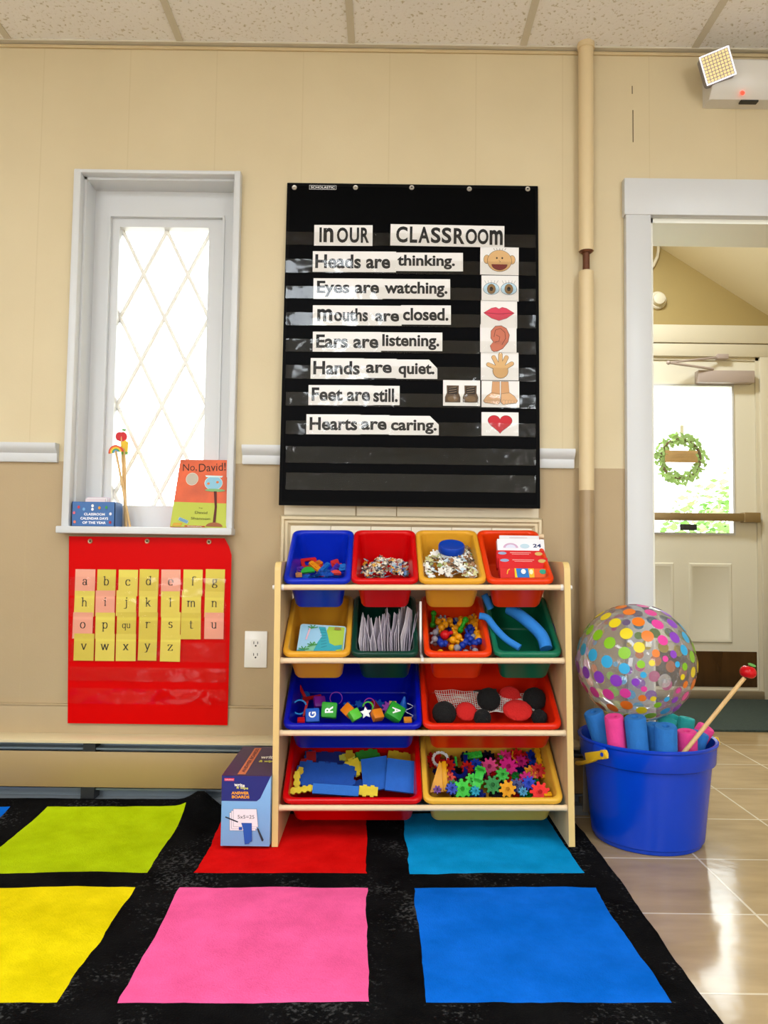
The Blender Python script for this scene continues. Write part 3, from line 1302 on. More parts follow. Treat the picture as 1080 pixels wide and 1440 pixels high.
# ================================================================== BLACK POCKET CHART
railtop = 0.036
top_c = PY(578, 260, -0.006)
bt_c = PY(578, 712, -0.054)
tilt = math.atan2(0.048, top_c.z - bt_c.z)
FB = Flat((top_c.x, -0.006, top_c.z), tilt)
m_sheet = mat('black vinyl chart', '#030304', 0.45, bump=0.35, bscale=9, spec=0.04)
m_strip = clear_film('clear pocket vinyl', (0.95, 0.94, 0.92), 0.03, 0.09, 0.4, 12.0, 0.002)
m_edge = mat('black binding', '#040405', 0.7, spec=0.1)
chart = thing('pocket_chart', 'tall black pocket chart of sentence cards hanging on the wall', 'pocket chart', FB.M)
cx, cy, cw, ch = FB.rect(398.5, 757.5, 260, 712.5)


def sheet(b, cx, cy, w, h, amp, seed, nx=24, ny=30, th=0.0012):
    rows = []
    for j in range(ny + 1):
        r = []
        for i in range(nx + 1):
            u, v = cx - w / 2 + w * i / nx, cy - h / 2 + h * j / ny
            k = amp * (1 - j / ny)
            z = k * noise.noise(Vector((u * 6 + seed, v * 2.5, seed)))
            r.append((u, v, z))
        rows.append(r)
    F = [[b.bm.verts.new(p) for p in r] for r in rows]
    for j in range(ny):
        for i in range(nx):
            b.bm.faces.new((F[j][i], F[j][i + 1], F[j + 1][i + 1], F[j + 1][i]))


b = B()
sheet(b, cx, cy, cw, ch, 0.0012, 3)
so = mk('backing_sheet', b, m_sheet, chart)
b = B()
for s in (-1, 1):
    b.box((0.010, ch, 0.0024), (cx + s * (cw / 2 - 0.004), cy, 0.0008))
b.box((cw, 0.012, 0.0024), (cx, cy - ch / 2 + 0.005, 0.0006))
b.box((cw, 0.012, 0.0024), (cx, cy + ch / 2 - 0.005, 0.0006))
mk('binding', b, m_edge, chart)
strips = [(329, 347), (367, 386), (405, 422), (442, 460), (479, 497), (516, 535), (554, 573), (594, 613), (630, 653), (667, 691)]
for i, (ya, yb) in enumerate(strips):
    u, v, w, hgt = FB.rect(402, 753, ya, yb)
    b = B()
    n = 40
    rows = []
    for j in range(4):
        rr = []
        for k in range(n + 1):
            uu = u - w / 2 + w * k / n
            vv = v - hgt / 2 + hgt * j / 3
            zz = 0.0046 + 0.0010 * (j / 3) + 0.0016 * noise.noise(Vector((uu * 14, j * 0.25, i * 3.7))) * (0.35 + j / 4.5)
            rr.append(b.bm.verts.new((uu, vv, zz)))
        rows.append(rr)
    for j in range(3):
        for k in range(n):
            b.bm.faces.new((rows[j][k], rows[j][k + 1], rows[j + 1][k + 1], rows[j + 1][k]))
    mk('clear_pocket', b, m_strip, chart)
m_grom = mat('grommet metal', '#cfcac0', 0.3, metal=0.7)
for px, py in ((414, 264), (500, 264), (579, 264), (660, 266), (742, 266)):
    u, v = FB.uv(px, py)
    b = B().lathe([(0.0035, 0.001), (0.0035, 0.0025), (0.008, 0.003), (0.009, 0.001)], 16, T(u, v, 0))
    mk('grommet', b, m_grom, chart)
u, v, w, hgt = FB.rect(435, 473, 261, 267)
a = Art(0.0022)
a.fill([(u - w / 2, v - hgt / 2), (u + w / 2, v - hgt / 2), (u + w / 2, v + hgt / 2), (u - w / 2, v + hgt / 2)], '#e8e8e8')
a.fill([(u - w / 2 + .001, v - hgt / 2 + .001), (u + w / 2 - .001, v - hgt / 2 + .001), (u + w / 2 - .001, v + hgt / 2 - .001), (u - w / 2 + .001, v + hgt / 2 - .001)], '#0b0b0b')
a.text('\u25a0SCHOLASTIC' if False else 'SCHOLASTIC', u, v, w * .88, hgt * .55, '#f2f2f2', 0.01)
a.done('maker_tab', chart)

m_card = mat('white card', '#f1efee', 0.6)


def card(px, words, label, z=0.002, cut=False, group='sentence cards in the black pocket chart', roll=0.4, hk=0.62):
    """px: x0, x1, y0, y1; words: list of (text, size scale) or a plain text"""
    u, v, w, hgt = FB.rect(*px)
    Mc = FB.M @ T(u, v - hgt / 2, z) @ R(roll, 'Z')
    t = thing('sentence_card', label, 'card', Mc, group)
    c = min(0.03, w * .2)
    pts = [(-w / 2, 0), (w / 2, 0), (w / 2, hgt * .55), (w / 2 - c, hgt), (-w / 2, hgt)] if cut else [(-w / 2, 0), (w / 2, 0), (w / 2, hgt), (-w / 2, hgt)]
    b = B().prism(pts, 0, 0.0006)
    mk('card_sheet', b, m_card, t)
    a = Art(0.0009)
    for s, x0, x1, y0, y1 in words:
        a.text(s, -w / 2 + w * (x0 + x1) / 2, hgt * (y0 + y1) / 2, w * (x1 - x0), hgt * (y1 - y0), '#08080a', 0.03)
    a.done('lettering', t)
    return t


L1 = 'white card in the top pocket of the black chart reading '
card((442, 524, 317, 346), [('I', .09, .13, .16, .88), ('n', .16, .33, .16, .86), ('O', .39, .58, .14, .88), ('U', .61, .77, .14, .88), ('R', .80, .94, .14, .88)], L1 + 'IN OUR')
card((549, 709, 317, 347), [('C', .05, .15, .14, .90), ('L', .17, .235, .14, .90), ('A', .245, .345, .14, .90), ('S', .355, .44, .14, .88), ('S', .45, .535, .14, .88), ('R', .555, .65, .12, .86), ('O', .66, .76, .12, .84), ('O', .765, .86, .12, .84), ('m', .87, .985, .10, .80)], L1 + 'CLASSROOM', roll=-0.3)
rows = [
    ((440, 557, 354, 383), [('Heads are', .03, .93, .17, .85)], 'white sentence card reading Heads are in the black chart'),
    ((556, 651, 356, 382), [('thinking.', .03, .88, .1, .88)], 'white sentence card reading thinking beside the Heads card'),
    ((441, 538, 392, 421), [('Eyes are', .05, .95, .10, .88)], 'white sentence card reading Eyes are in the black chart'),
    ((537, 633, 393, 421), [('watching.', .04, .96, .08, .86)], 'white sentence card reading watching beside the Eyes card'),
    ((440, 565, 430, 458), [('m', .05, .22, .2, .82), ('ouths', .24, .62, .2, .86), ('are', .70, .97, .2, .62)], 'white sentence card reading Mouths are in the black chart'),
    ((564, 634, 430, 457), [('closed.', .04, .95, .2, .86)], 'white sentence card reading closed beside the Mouths card'),
    ((440, 536, 467, 495), [('Ears are', .05, .96, .18, .86)], 'white sentence card reading Ears are in the black chart'),
    ((535, 622, 468, 494), [('listening.', .03, .95, .05, .9)], 'white sentence card reading listening beside the Ears card'),
    ((437, 512, 504, 533), [('Hands', .05, .92, .2, .86)], 'white sentence card reading Hands in the black chart'),
    ((511, 558, 505, 532), [('are', .08, .85, .25, .70)], 'white sentence card reading are between Hands and quiet'),
    ((434, 525, 542, 570), [('Feet are', .05, .95, .2, .88)], 'white sentence card reading Feet are in the black chart'),
    ((524, 562, 543, 570), [('still.', .03, .93, .15, .86)], 'white sentence card reading still beside the Feet card'),
    ((431, 507, 583, 611), [('Hearts', .06, .94, .2, .86)], 'white sentence card reading Hearts in the black chart'),
    ((506, 548, 584, 611), [('are', .05, .9, .22, .68)], 'white sentence card reading are between Hearts and caring'),
]
for i, (px, wd, lb) in enumerate(rows):
    card(px, wd, lb, z=0.002 if i % 2 == 0 else 0.0034, roll=0.4)
card((557, 615, 506, 533), [('quiet.', .06, .93, .05, .82)], 'white cut-corner sentence card reading quiet in the black chart', 0.002, True)
card((547, 617, 585, 612), [('caring.', .04, .96, .05, .80)], 'white cut-corner sentence card reading caring in the black chart', 0.002, True)


def pic_card(px, label, draw, z=0.002, roll=0.0):
    u, v, w, hgt = FB.rect(*px)
    t = thing('picture_card', label, 'card', FB.M @ T(u, v - hgt / 2, z) @ R(roll, 'Z'), 'picture cards in the black pocket chart')
    b = B().prism([(-w / 2, 0), (w / 2, 0), (w / 2, hgt), (-w / 2, hgt)], 0, 0.0006)
    mk('card_sheet', b, m_card, t)
    a = Art(0.0009)
    draw(a, w, hgt)
    a.done('picture', t)
    return t


SK, OUT = '#dcb179', '#2a1c12'


def d_face(a, w, h):
    for s in (-1, 1):
        a.fill(ell(s * .33 * w, .55 * h, .075 * w, .15 * h), SK, OUT)
    a.fill(ell(0, .5 * h, .31 * w, .38 * h, n=32), SK, OUT)
    for s in (-1, 1):
        a.fill(ell(s * .07 * w, .60 * h, .022 * w, .035 * h), '#1a1210')
    a.line([(-.02 * w, .52 * h), (.03 * w, .46 * h), (-.01 * w, .44 * h)], .0011, OUT)
    a.fill(ell(0, .37 * h, .2 * w, .2 * h, 180, 360, 14), '#7c1f1d', OUT, .001)
    for k in (-2, -1, 0, 1, 2):
        x = k * .065 * w
        a.line([(x, .88 * h), (x * 1.25, .95 * h)], .001, OUT)


def d_eyes(a, w, h):
    for s in (-1, 1):
        c = s * .235 * w
        up = [(c + .21 * w * math.cos(rad(t)), .46 * h + .25 * h * math.sin(rad(t))) for t in range(0, 181, 12)]
        dn = [(c + .21 * w * math.cos(rad(t)), .46 * h + .2 * h * math.sin(rad(t))) for t in range(192, 360, 12)]
        a.fill(up + dn, '#bcd9ea', '#27323c', .0012)
        a.fill(ell(c, .47 * h, .11 * w, .19 * h), '#8a6c43', '#3a2a18', .0008)
        a.fill(ell(c, .47 * h, .048 * w, .085 * h), '#15100c')
        for k in range(5):
            x = c - .14 * w + .07 * w * k
            a.line([(x, .68 * h), (x + (x - c) * .3, .8 * h)], .0008, '#27323c')


def d_lips(a, w, h):
    top = [(-.42, .55), (-.2, .72), (-.08, .75), (0, .69), (.08, .75), (.2, .72), (.42, .55)]
    bot = [(.2, .36), (0, .28), (-.2, .36)]
    a.fill([(x * w, y * h) for x, y in top + bot], '#d8405a', '#6d1524')
    a.line([(-.4 * w, .55 * h), (-.15 * w, .53 * h), (0, .51 * h), (.15 * w, .53 * h), (.4 * w, .55 * h)], .0016, '#6d1524')


def d_ear(a, w, h):
    pts = [(-.18, .08), (-.22, .24), (-.13, .38), (-.2, .5), (-.2, .75), (-.08, .93), (.08, .95), (.22, .85), (.3, .62), (.26, .38), (.12, .15), (-.02, .05), (-.12, .03)]
    a.fill([(x * w, y * h) for x, y in pts], '#c9735a', '#3b1a12', .0018)
    a.line([(-.12 * w, .55 * h), (-.08 * w, .8 * h), (.06 * w, .86 * h), (.18 * w, .72 * h), (.2 * w, .5 * h), (.1 * w, .28 * h)], .0016, '#3b1a12')
    a.line([(-.06 * w, .62 * h), (.04 * w, .55 * h), (.02 * w, .4 * h), (-.1 * w, .36 * h)], .0016, '#3b1a12')


def d_hand(a, w, h):
    fingers = [(-.30, .56, 140), (-.16, .82, 112), (.02, .92, 90), (.18, .82, 72), (.32, .60, 38)]
    for k, col in ((.0022, OUT), (0.0, SK)):
        for x, y, ang in fingers:
            base = (0.02 * w + .12 * w * math.cos(rad(ang)), .35 * h + .12 * h * math.sin(rad(ang)))
            tip = (x * w, y * h)
            d = math.atan2(tip[1] - base[1], tip[0] - base[0])
            r = .0065 + k / 2
            pts = [(tip[0] + r * math.cos(d + rad(t)), tip[1] + r * math.sin(d + rad(t))) for t in range(-90, 91, 15)]
            pts += [(base[0] - r * math.sin(d), base[1] + r * math.cos(d)), (base[0] + r * math.sin(d), base[1] - r * math.cos(d))]
            a.fill(pts, col)
        a.fill(grow(ell(0.02 * w, .33 * h, .2 * w, .26 * h), k / 2), col)


def d_feet(a, w, h):
    for s in (-1, 1):
        a.fill([(s * .015 * w, .38 * h), (s * .02 * w, .97 * h), (s * .21 * w, .97 * h), (s * .24 * w, .45 * h)], '#d3a071', OUT)
    for s in (-1, 1):
        a.fill([(s * .02 * w, .50 * h), (s * .24 * w, .54 * h), (s * .36 * w, .42 * h), (s * .45 * w, .24 * h), (s * .40 * w, .16 * h), (s * .05 * w, .13 * h), (s * .01 * w, .2 * h)], '#dcae80', OUT)
        for k in range(5):
            a.fill(ell(s * (.09 + .075 * k) * w, (.18 + .006 * k) * h, (.05 - .004 * k) * w, (.085 - .009 * k) * h, n=12), '#e0b489', OUT, .0006)


def d_heart(a, w, h):
    pts = []
    for i in range(40):
        t = 2 * PI * i / 40
        x = 16 * math.sin(t) ** 3
        y = 13 * math.cos(t) - 5 * math.cos(2 * t) - 2 * math.cos(3 * t) - math.cos(4 * t)
        pts.append((x * .020 * w, .54 * h + y * .0265 * h))
    a.fill(pts, '#c8202f', '#3a0a10', .0016)


def d_shoes(a, w, h):
    for s in (-1, 1):
        c = s * .24 * w
        a.fill([(c - .2 * w, .14 * h), (c + .2 * w, .14 * h), (c + .2 * w, .34 * h), (c + .15 * w, .5 * h), (c + .16 * w, .78 * h), (c - .16 * w, .78 * h), (c - .15 * w, .5 * h), (c - .2 * w, .34 * h)], '#5c442c', '#120d0a')
        a.fill([(c - .13 * w, .45 * h), (c + .13 * w, .45 * h), (c + .12 * w, .74 * h), (c - .12 * w, .74 * h)], '#2c2119')
        for k in range(3):
            a.line([(c - .1 * w, (.5 + .09 * k) * h), (c + .1 * w, (.55 + .09 * k) * h)], .001, '#b9a184')
        a.fill(ell(c, .27 * h, .15 * w, .12 * h), '#7c6040', '#120d0a', .0006)


pic_card((675, 729, 348, 387), 'picture card with a round smiling face, topmost in the black chart', d_face, 0.002, -0.6)
pic_card((677, 729, 388, 424), 'picture card with a pair of brown eyes in the black chart', d_eyes, 0.002)
pic_card((676, 727, 423, 462), 'picture card with closed pink lips in the black chart', d_lips, 0.002)
pic_card((675, 726, 457, 496), 'picture card with an ear in the black chart', d_ear, 0.0036)
pic_card((676, 729, 496, 535), 'picture card with an open hand in the black chart', d_hand, 0.002)
pic_card((677, 730, 536, 573), 'picture card with two bare feet in the black chart', d_feet, 0.002)
pic_card((623, 675, 535, 571), 'picture card with two brown shoes in the black chart', d_shoes, 0.002)
pic_card((677, 729, 580, 613), 'picture card with a red heart, lowest in the black chart', d_heart, 0.002)

# ================================================================== RED POCKET CHART
FR = Flat((PY(208, 755, -0.02).x, -0.0215, PY(208, 755, -0.02).z), 0.0)
rc = thing('pocket_chart', 'red pocket chart of alphabet cards hanging under the window', 'pocket chart', FR.M)
m_red = mat('red vinyl chart', '#d00000', 0.40, bump=0.25, bscale=10, spec=0.06)
b = B()
tl, tr, t2, br, bl = FR.uv(97, 754), FR.uv(316, 757), FR.uv(320, 772), FR.uv(320, 1017), FR.uv(95, 1017)
nx, ny = 16, 22
F = []
for j in range(ny + 1):
    f = j / ny
    xl = tl[0] + (bl[0] - tl[0]) * f
    xr = br[0] + (tr[0] - br[0]) * max(0, 1 - f * 14) + 0.0 * f
    y = tl[1] + (bl[1] - tl[1]) * f
    F.append([b.bm.verts.new((xl + (xr - xl) * i / nx, y, 0.0012 * f * noise.noise(Vector((i * .5, j * .2, 4))))) for i in range(nx + 1)])
for j in range(ny):
    for i in range(nx):
        b.bm.faces.new((F[j][i], F[j + 1][i], F[j + 1][i + 1], F[j][i + 1]))
mk('backing_sheet', b, m_red, rc)
m_strip2 = clear_film('clear red chart vinyl', (0.97, 0.95, 0.95), 0.012, 0.08, 0.4, 12.0, 0.0)
for i, (ya, yb) in enumerate([(812, 839), (842, 868), (872, 899), (902, 930), (938, 958), (968, 990)]):
    u, v, w, hgt = FR.rect(99, 318, ya, yb)
    b = B()
    n = 30
    rows_ = []
    for j in range(4):
        rows_.append([b.bm.verts.new((u - w / 2 + w * k / n, v - hgt / 2 + hgt * j / 3, 0.0072 + 0.0018 * noise.noise(Vector((k * .5, j * .3, i * 2.7 + 9))) * (.3 + j / 4))) for k in range(n + 1)])
    for j in range(3):
        for k in range(n):
            b.bm.faces.new((rows_[j][k], rows_[j][k + 1], rows_[j + 1][k + 1], rows_[j + 1][k]))
    mk('clear_pocket', b, m_strip2, rc)
for px, py in ((127, 761), (207, 761), (294, 762)):
    u, v = FR.uv(px, py)
    b = B().lathe([(0.0035, 0.0006), (0.0035, 0.0025), (0.0075, 0.003), (0.0085, 0.0006)], 16, T(u, v, 0))
    mk('grommet', b, mat('brass grommet', '#a08263', 0.35, metal=0.6), rc)


# serif lower-case letters drawn with a broad nib
def arc(cx, cy, rx, ry, a0, a1, n=14):
    return [(cx + rx * math.cos(rad(a0 + (a1 - a0) * i / n)), cy + ry * math.sin(rad(a0 + (a1 - a0) * i / n))) for i in range(n + 1)]


def srf(x, y, l=.16, r=.16):
    return [(x - l, y), (x + r, y)]


def stem(x, y0, y1, foot=True, flag=True):
    s = [[(x, y0), (x, y1)]]
    if foot:
        s.append(srf(x, y0 + .03))
    if flag:
        s.append([(x - .18, y1 - .08), (x, y1 - .02)])
    return s


GL = {
    'a': [arc(.45, .68, .28, .30, 165, 0) + [(.73, .15), (.80, .04), (.92, .06)], arc(.42, .28, .27, .27, 60, 410)],
    'b': stem(.2, 0, 1.5, False) + [arc(.5, .5, .34, .5, 0, 360, 22)],
    'c': [arc(.5, .5, .38, .5, 45, 322, 18), [(.74, .80), (.77, .72)]],
    'd': [arc(.42, .5, .34, .5, 0, 360, 22), [(.76, 1.5), (.76, .05), (.94, .05)], [(.58, 1.44), (.76, 1.48)]],
    'e': [arc(.5, .5, .38, .5, 0, 318, 20), [(.12, .52), (.88, .52)]],
    'f': [[(.35, 0), (.35, 1.15)] + arc(.62, 1.2, .27, .28, 180, 40, 8), srf(.35, .03, .18, .2), [(.1, .97), (.65, .97)]],
    'g': [arc(.42, .64, .29, .34, 0, 360, 20), arc(.45, -.2, .38, .27, 0, 360, 20), [(.68, .88), (.86, .97)], [(.25, .34), (.2, .15), (.6, .06)]],
    'h': stem(.2, 0, 1.5) + [arc(.5, .62, .3, .36, 170, 0, 10) + [(.8, 0)], srf(.8, .03)],
    'i': stem(.4, 0, 1.0) + [arc(.4, 1.34, .03, .07, 0, 360, 8)],
    'j': [[(.45, 1.0), (.45, -.2)] + arc(.2, -.22, .25, .26, 0, -120, 8), [(.27, .92), (.45, .98)], arc(.45, 1.34, .03, .07, 0, 360, 8)],
    'k': stem(.2, 0, 1.5) + [[(.25, .42), (.72, .97)], [(.42, .58), (.8, .03)], srf(.72, .97), srf(.82, .03)],
    'l': stem(.4, 0, 1.5),
    'm': stem(.15, 0, 1.0) + [arc(.42, .66, .27, .32, 170, 0, 8) + [(.69, 0)], arc(.96, .66, .27, .32, 170, 0, 8) + [(1.23, 0)], srf(.69, .03), srf(1.23, .03)],
    'n': stem(.2, 0, 1.0) + [arc(.5, .64, .3, .34, 170, 0, 10) + [(.8, 0)], srf(.8, .03)],
    'o': [arc(.5, .5, .38, .5, 0, 360, 24)],
    'p': [[(.2, 1.0), (.2, -.5)], srf(.2, -.47), [(.02, .92), (.2, .98)], arc(.52, .5, .34, .5, 0, 360, 22)],
    'q': [[(.78, 1.0), (.78, -.5)], srf(.78, -.47), arc(.44, .5, .34, .5, 0, 360, 22)],
    'r': stem(.25, 0, 1.0) + [arc(.58, .62, .33, .36, 165, 50, 8)],
    's': [arc(.47, .74, .25, .24, 30, 250, 12) + arc(.47, .26, .27, .25, 75, -150, 12)],
    't': [[(.4, 1.3), (.4, .2)] + arc(.58, .2, .18, .18, 180, 320, 6), [(.15, .97), (.7, .97)]],
    'u': [[(.2, 1.0), (.2, .35)] + arc(.47, .34, .27, .33, 180, 330, 8), [(.78, 1.0), (.78, .05), (.94, .05)], [(.04, .95), (.2, .97)], [(.62, .95), (.78, .97)]],
    'v': [[(.12, .97), (.47, .02)], [(.47, .02), (.84, .97)], srf(.12, .97, .14, .18), srf(.82, .97, .14, .14)],
    'w': [[(.08, .97), (.38, .02)], [(.38, .02), (.66, .95)], [(.66, .95), (.94, .02)], [(.94, .02), (1.22, .97)], srf(.1, .97), srf(1.2, .97), srf(.66, .97)],
    'x': [[(.15, .97), (.8, .03)], [(.8, .97), (.15, .03)], srf(.17, .97), srf(.8, .97), srf(.15, .03), srf(.8, .03)],
    'y': [[(.12, .97), (.48, .08)], [(.84, .97), (.36, -.38), (.15, -.42)], srf(.14, .97), srf(.82, .97)],
    'z': [[(.15, .97), (.8, .97)], [(.8, .97), (.15, .03)], [(.15, .03), (.82, .03)], [(.15, .97), (.13, .78)], [(.82, .03), (.85, .22)]],
}


def serif(a, s, cx, cy, xh, col):
    """one or two letters centred at cx with the x-height xh; cy is the baseline"""
    a.b.mi = a.idx(col)
    adv = {'m': 1.4, 'w': 1.35, 'i': .75, 'l': .75, 'j': .75, 'f': .75, 't': .8}
    tot = sum(adv.get(c, 1.0) for c in s)
    x = cx - tot * xh / 2
    for c in s:
        for k, line in enumerate(GL[c]):
            for p, q in zip(line, line[1:]):
                nw, nh = .085, .035
                # broad pen: wide across, thin along
                pts = [(p[0] - nw, p[1] - nh), (p[0] + nw, p[1] - nh), (p[0] - nw, p[1] + nh), (p[0] + nw, p[1] + nh), (q[0] - nw, q[1] - nh), (q[0] + nw, q[1] - nh), (q[0] - nw, q[1] + nh), (q[0] + nw, q[1] + nh)]
                if abs(q[1] - p[1]) < .02:
                    pts = [(min(p[0], q[0]), p[1] - nh), (max(p[0], q[0]), p[1] - nh), (min(p[0], q[0]), p[1] + nh), (max(p[0], q[0]), p[1] + nh)]
                hull = convex(pts)
                if len(hull) < 3:
                    continue
                a.b.poly([(x + u * xh, cy + v * xh) for u, v in hull], a.z)
                a.z += 0.000004
        x += adv.get(c, 1.0) * xh


def convex(pts):
    pts = sorted(set(pts))

    def half(ps):
        h = []
        for p in ps:
            while len(h) > 1 and (h[-1][0] - h[-2][0]) * (p[1] - h[-2][1]) - (h[-1][1] - h[-2][1]) * (p[0] - h[-2][0]) <= 0:
                h.pop()
            h.append(p)
        return h
    lo, up = half(pts), half(reversed(pts))
    return lo[:-1] + up[:-1]


m_yel, m_yel2, m_pnk = mat('yellow card', '#e3d258', 0.6), mat('gold card', '#d9c64a', 0.6), mat('pink card', '#eea78d', 0.6)
letters = [
    (801, 838, [('a', 106, 134), ('b', 137, 163), ('c', 167, 194), ('d', 196, 223), ('e', 227, 254), ('f', 258, 285), ('g', 289, 316)]),
    (831, 867, [('h', 105, 133), ('i', 135, 162), ('j', 164, 192), ('k', 196, 222), ('l', 227, 253), ('m', 256, 283), ('n', 288, 315)]),
    (861, 898, [('o', 103, 131), ('p', 135, 162), ('qu', 165, 192), ('r', 196, 222), ('s', 227, 254), ('t', 255, 283), ('u', 288, 315)]),
    (891, 929, [('v', 105, 133), ('w', 135, 162), ('x', 164, 192), ('y', 195, 221), ('z', 226, 254)]),
]
rnd = random.Random(3)
for ri, (ya, yb, row) in enumerate(letters):
    for s, xa, xb in row:
        dy = rnd.uniform(-1, 1)
        u, v, w, hgt = FR.rect(xa, xb, ya + dy, yb + dy)
        vow = s in 'aeiou'
        lab = ('pink' if vow else 'yellow') + ' letter card printed with a lower-case ' + s + ' in the red chart'
        t = thing('letter_card', lab, 'card', FR.M @ T(u, v - hgt / 2, 0.002 + 0.0012 * ri) @ R(rnd.uniform(-.6, .6), 'Z'), 'alphabet cards in the red pocket chart')
        b = B().prism([(-w / 2, 0), (w / 2, 0), (w / 2, hgt), (-w / 2, hgt)], 0, 0.0004)
        mk('card_sheet', b, m_pnk if vow else rnd.choice([m_yel, m_yel, m_yel2]), t)
        a = Art(0.0005)
        xh = hgt * (0.165 if s == 'qu' else 0.225)
        serif(a, s, 0, hgt * .40, xh, '#141312')
        a.done('lettering', t)

# ================================================================== THINGS ON THE WINDOW SILL
SZ = WZ0 + 0.022
# calendar box
fa, fb_ = PY(100, 743, -0.025), PY(161, 743, -0.025)
bw, bh, bd = fb_.x - fa.x, 0.084, 0.075
t = thing('card_box', 'small blue box of calendar cards at the end of the window sill', 'box', T((fa.x + fb_.x) / 2, -0.025, SZ))
m_bbox = mat('calendar box blue', '#3668a8', 0.45, var=0.08, scale=14)
b = B()
th = 0.002
b.box2((-bw / 2, 0, 0), (bw / 2, th, bh))
b.box2((-bw / 2, bd - th, 0), (bw / 2, bd, bh))
b.box2((-bw / 2, 0, 0), (-bw / 2 + th, bd, bh))
b.box2((bw / 2 - th, 0, 0), (bw / 2, bd, bh))
b.box2((-bw / 2, 0, 0), (bw / 2, bd, th))
mk('tray', b, m_bbox, t)
a = Art(0.0004)
for i, s in enumerate(('CLASSROOM', 'CALENDAR DAYS', 'OF THE YEAR')):
    a.text(s, .004, bh * (.50 - .17 * i), bw * (.48, .64, .54)[i], .0085, '#f4f6fa', 0.03)
for x, y, c in ((-.34, .78, '#c43a48'), (-.22, .70, '#6fa8d8'), (-.02, .70, '#f3f3f3'), (-.02, .84, '#f3f3f3'), (.14, .76, '#d99a35'), (.30, .78, '#3f9a55'), (-.44, .55, '#d86a7e'), (.40, .52, '#e6e3ea'), (-.42, .18, '#e07a62'), (.40, .18, '#a02a3c')):
    a.fill(ell(x * bw, y * bh, .0045, .0052, n=12), c)
a.done('printed_front', t, flat_frame((0, 0, 0)))
for k in range(6):
    y = -0.025 + 0.012 + 0.008 * k
    m_c = [paper('#e6d5da'), paper('#f0ecec'), paper('#d9c3cf')][k % 3]
    b = B().box2((-0.034, -0.0012, 0), (0.034, 0.0012, 0.094 + 0.006 * (k % 3) / 2))
    o = mk('calendar_card', b, m_c, None, T((fa.x + fb_.x) / 2 + 0.002 * (k % 2), y, SZ + 0.0021) @ R(-3, 'X'))
    tag(o, 'pale paper card standing in the small blue calendar box', 'card', 'cards standing in the calendar box')

# the picture book, upright and leaning back on the sash
ba, bb_ = PY(240, 745, -0.03), PY(323, 746, -0.03)
kw = bb_.x - ba.x - 0.008
kh = 0.242
Mb = T((ba.x + bb_.x) / 2 - 0.006, -0.034, SZ + 0.0008) @ R(-11, 'X') @ R(1.2, 'Y')
book = thing('picture_book', 'orange and lime picture book leaning upright on the window sill', 'book', Mb)
b = B()
sk = 0.012


def bk(y0, y1, e):
    return [Vector((-kw / 2 + e, y0, e)), Vector((kw / 2 - e, y0, e * .2)), Vector((kw / 2 - e, y0, kh - e)), Vector((-kw / 2 + sk + e, y0, kh - 0.004 - e))], [Vector((-kw / 2 + e, y1, e)), Vector((kw / 2 - e, y1, e * .2)), Vector((kw / 2 - e, y1, kh - e)), Vector((-kw / 2 + sk + e, y1, kh - 0.004 - e))]


b = B().loft(bk(0.0012, 0.007, 0.002))
mk('pages', b, paper('#eee6d0'), book)
b = B().loft(bk(0.0, 0.0012, 0)).loft(bk(0.007, 0.0082, 0))
mk('cover', b, mat('book cover orange', '#d8571e', 0.4, var=0.25, scale=11), book)
a = Art(0.0004)
hl = kh * .36
a.fill([(-kw / 2 + .001, .001), (kw / 2 - .001, .001), (kw / 2 - .001, hl), (-kw / 2 + sk * .36, hl)], '#b9c24a')
a.text('No,', -.25 * kw, .865 * kh, .25 * kw, .12 * kh, '#3a2412', 0.0, 4)
a.text('David!', .15 * kw, .885 * kh, .48 * kw, .12 * kh, '#3a2412', 0.0, 5)
a.fill(ell(-.19 * kw, .70 * kh, .105 * kw, .088 * kh), '#bdb3a2', '#e9dfc8', .0012)
a.fill(ell(.2 * kw, .65 * kh, .155 * kw, .10 * kh), '#8cc0d6', '#e8ecdf', .0014)
a.fill([(.06 * kw, .735 * kh), (.34 * kw, .735 * kh), (.36 * kw, .76 * kh), (.04 * kw, .76 * kh)], '#cfe3e4')
a.fill(ell(.11 * kw, .64 * kh, .025 * kw, .018 * kh), '#d8783f')
a.fill(ell(.27 * kw, .665 * kh, .025 * kw, .018 * kh), '#d8783f')
a.fill(ell(.24 * kw, .545 * kh, .18 * kw, .022 * kh), '#7fae72')
a.fill([(.22 * kw, .53 * kh), (.27 * kw, .53 * kh), (.30 * kw, .3 * kh), (.30 * kw, .06 * kh), (.25 * kw, .06 * kh), (.26 * kw, .3 * kh)], '#5a1f17')
a.fill(ell(.28 * kw, .02 * kh, .15 * kw, .06 * kh, 0, 180, 12), '#9a5a34')
a.fill([(-.46 * kw, .015 * kh), (-.3 * kw, .015 * kh), (-.28 * kw, .06 * kh), (-.44 * kw, .055 * kh)], '#d6a33a')
a.fill([(-.36 * kw, .10 * kh), (-.2 * kw, .05 * kh), (-.18 * kw, .09 * kh), (-.34 * kw, .14 * kh)], '#6d97b5', '#eef0ea')
a.text('by', .02 * kw, .28 * kh, .07 * kw, .022 * kh, '#4a4a22')
a.text('David', .03 * kw, .215 * kh, .22 * kw, .035 * kh, '#4a4a22')
a.text('Shannon', .03 * kw, .13 * kh, .34 * kw, .035 * kh, '#4a4a22')
a.fill([(-.24 * kw, .002), (.12 * kw, .002), (.12 * kw, .024 * kh), (-.24 * kw, .024 * kh)], '#b3241c')
a.text('SCHOLASTIC', -.06 * kw, .013 * kh, .26 * kw, .011 * kh, '#f1e6dd', 0.02)
a.done('cover_print', book, flat_frame((0, 0, 0)))

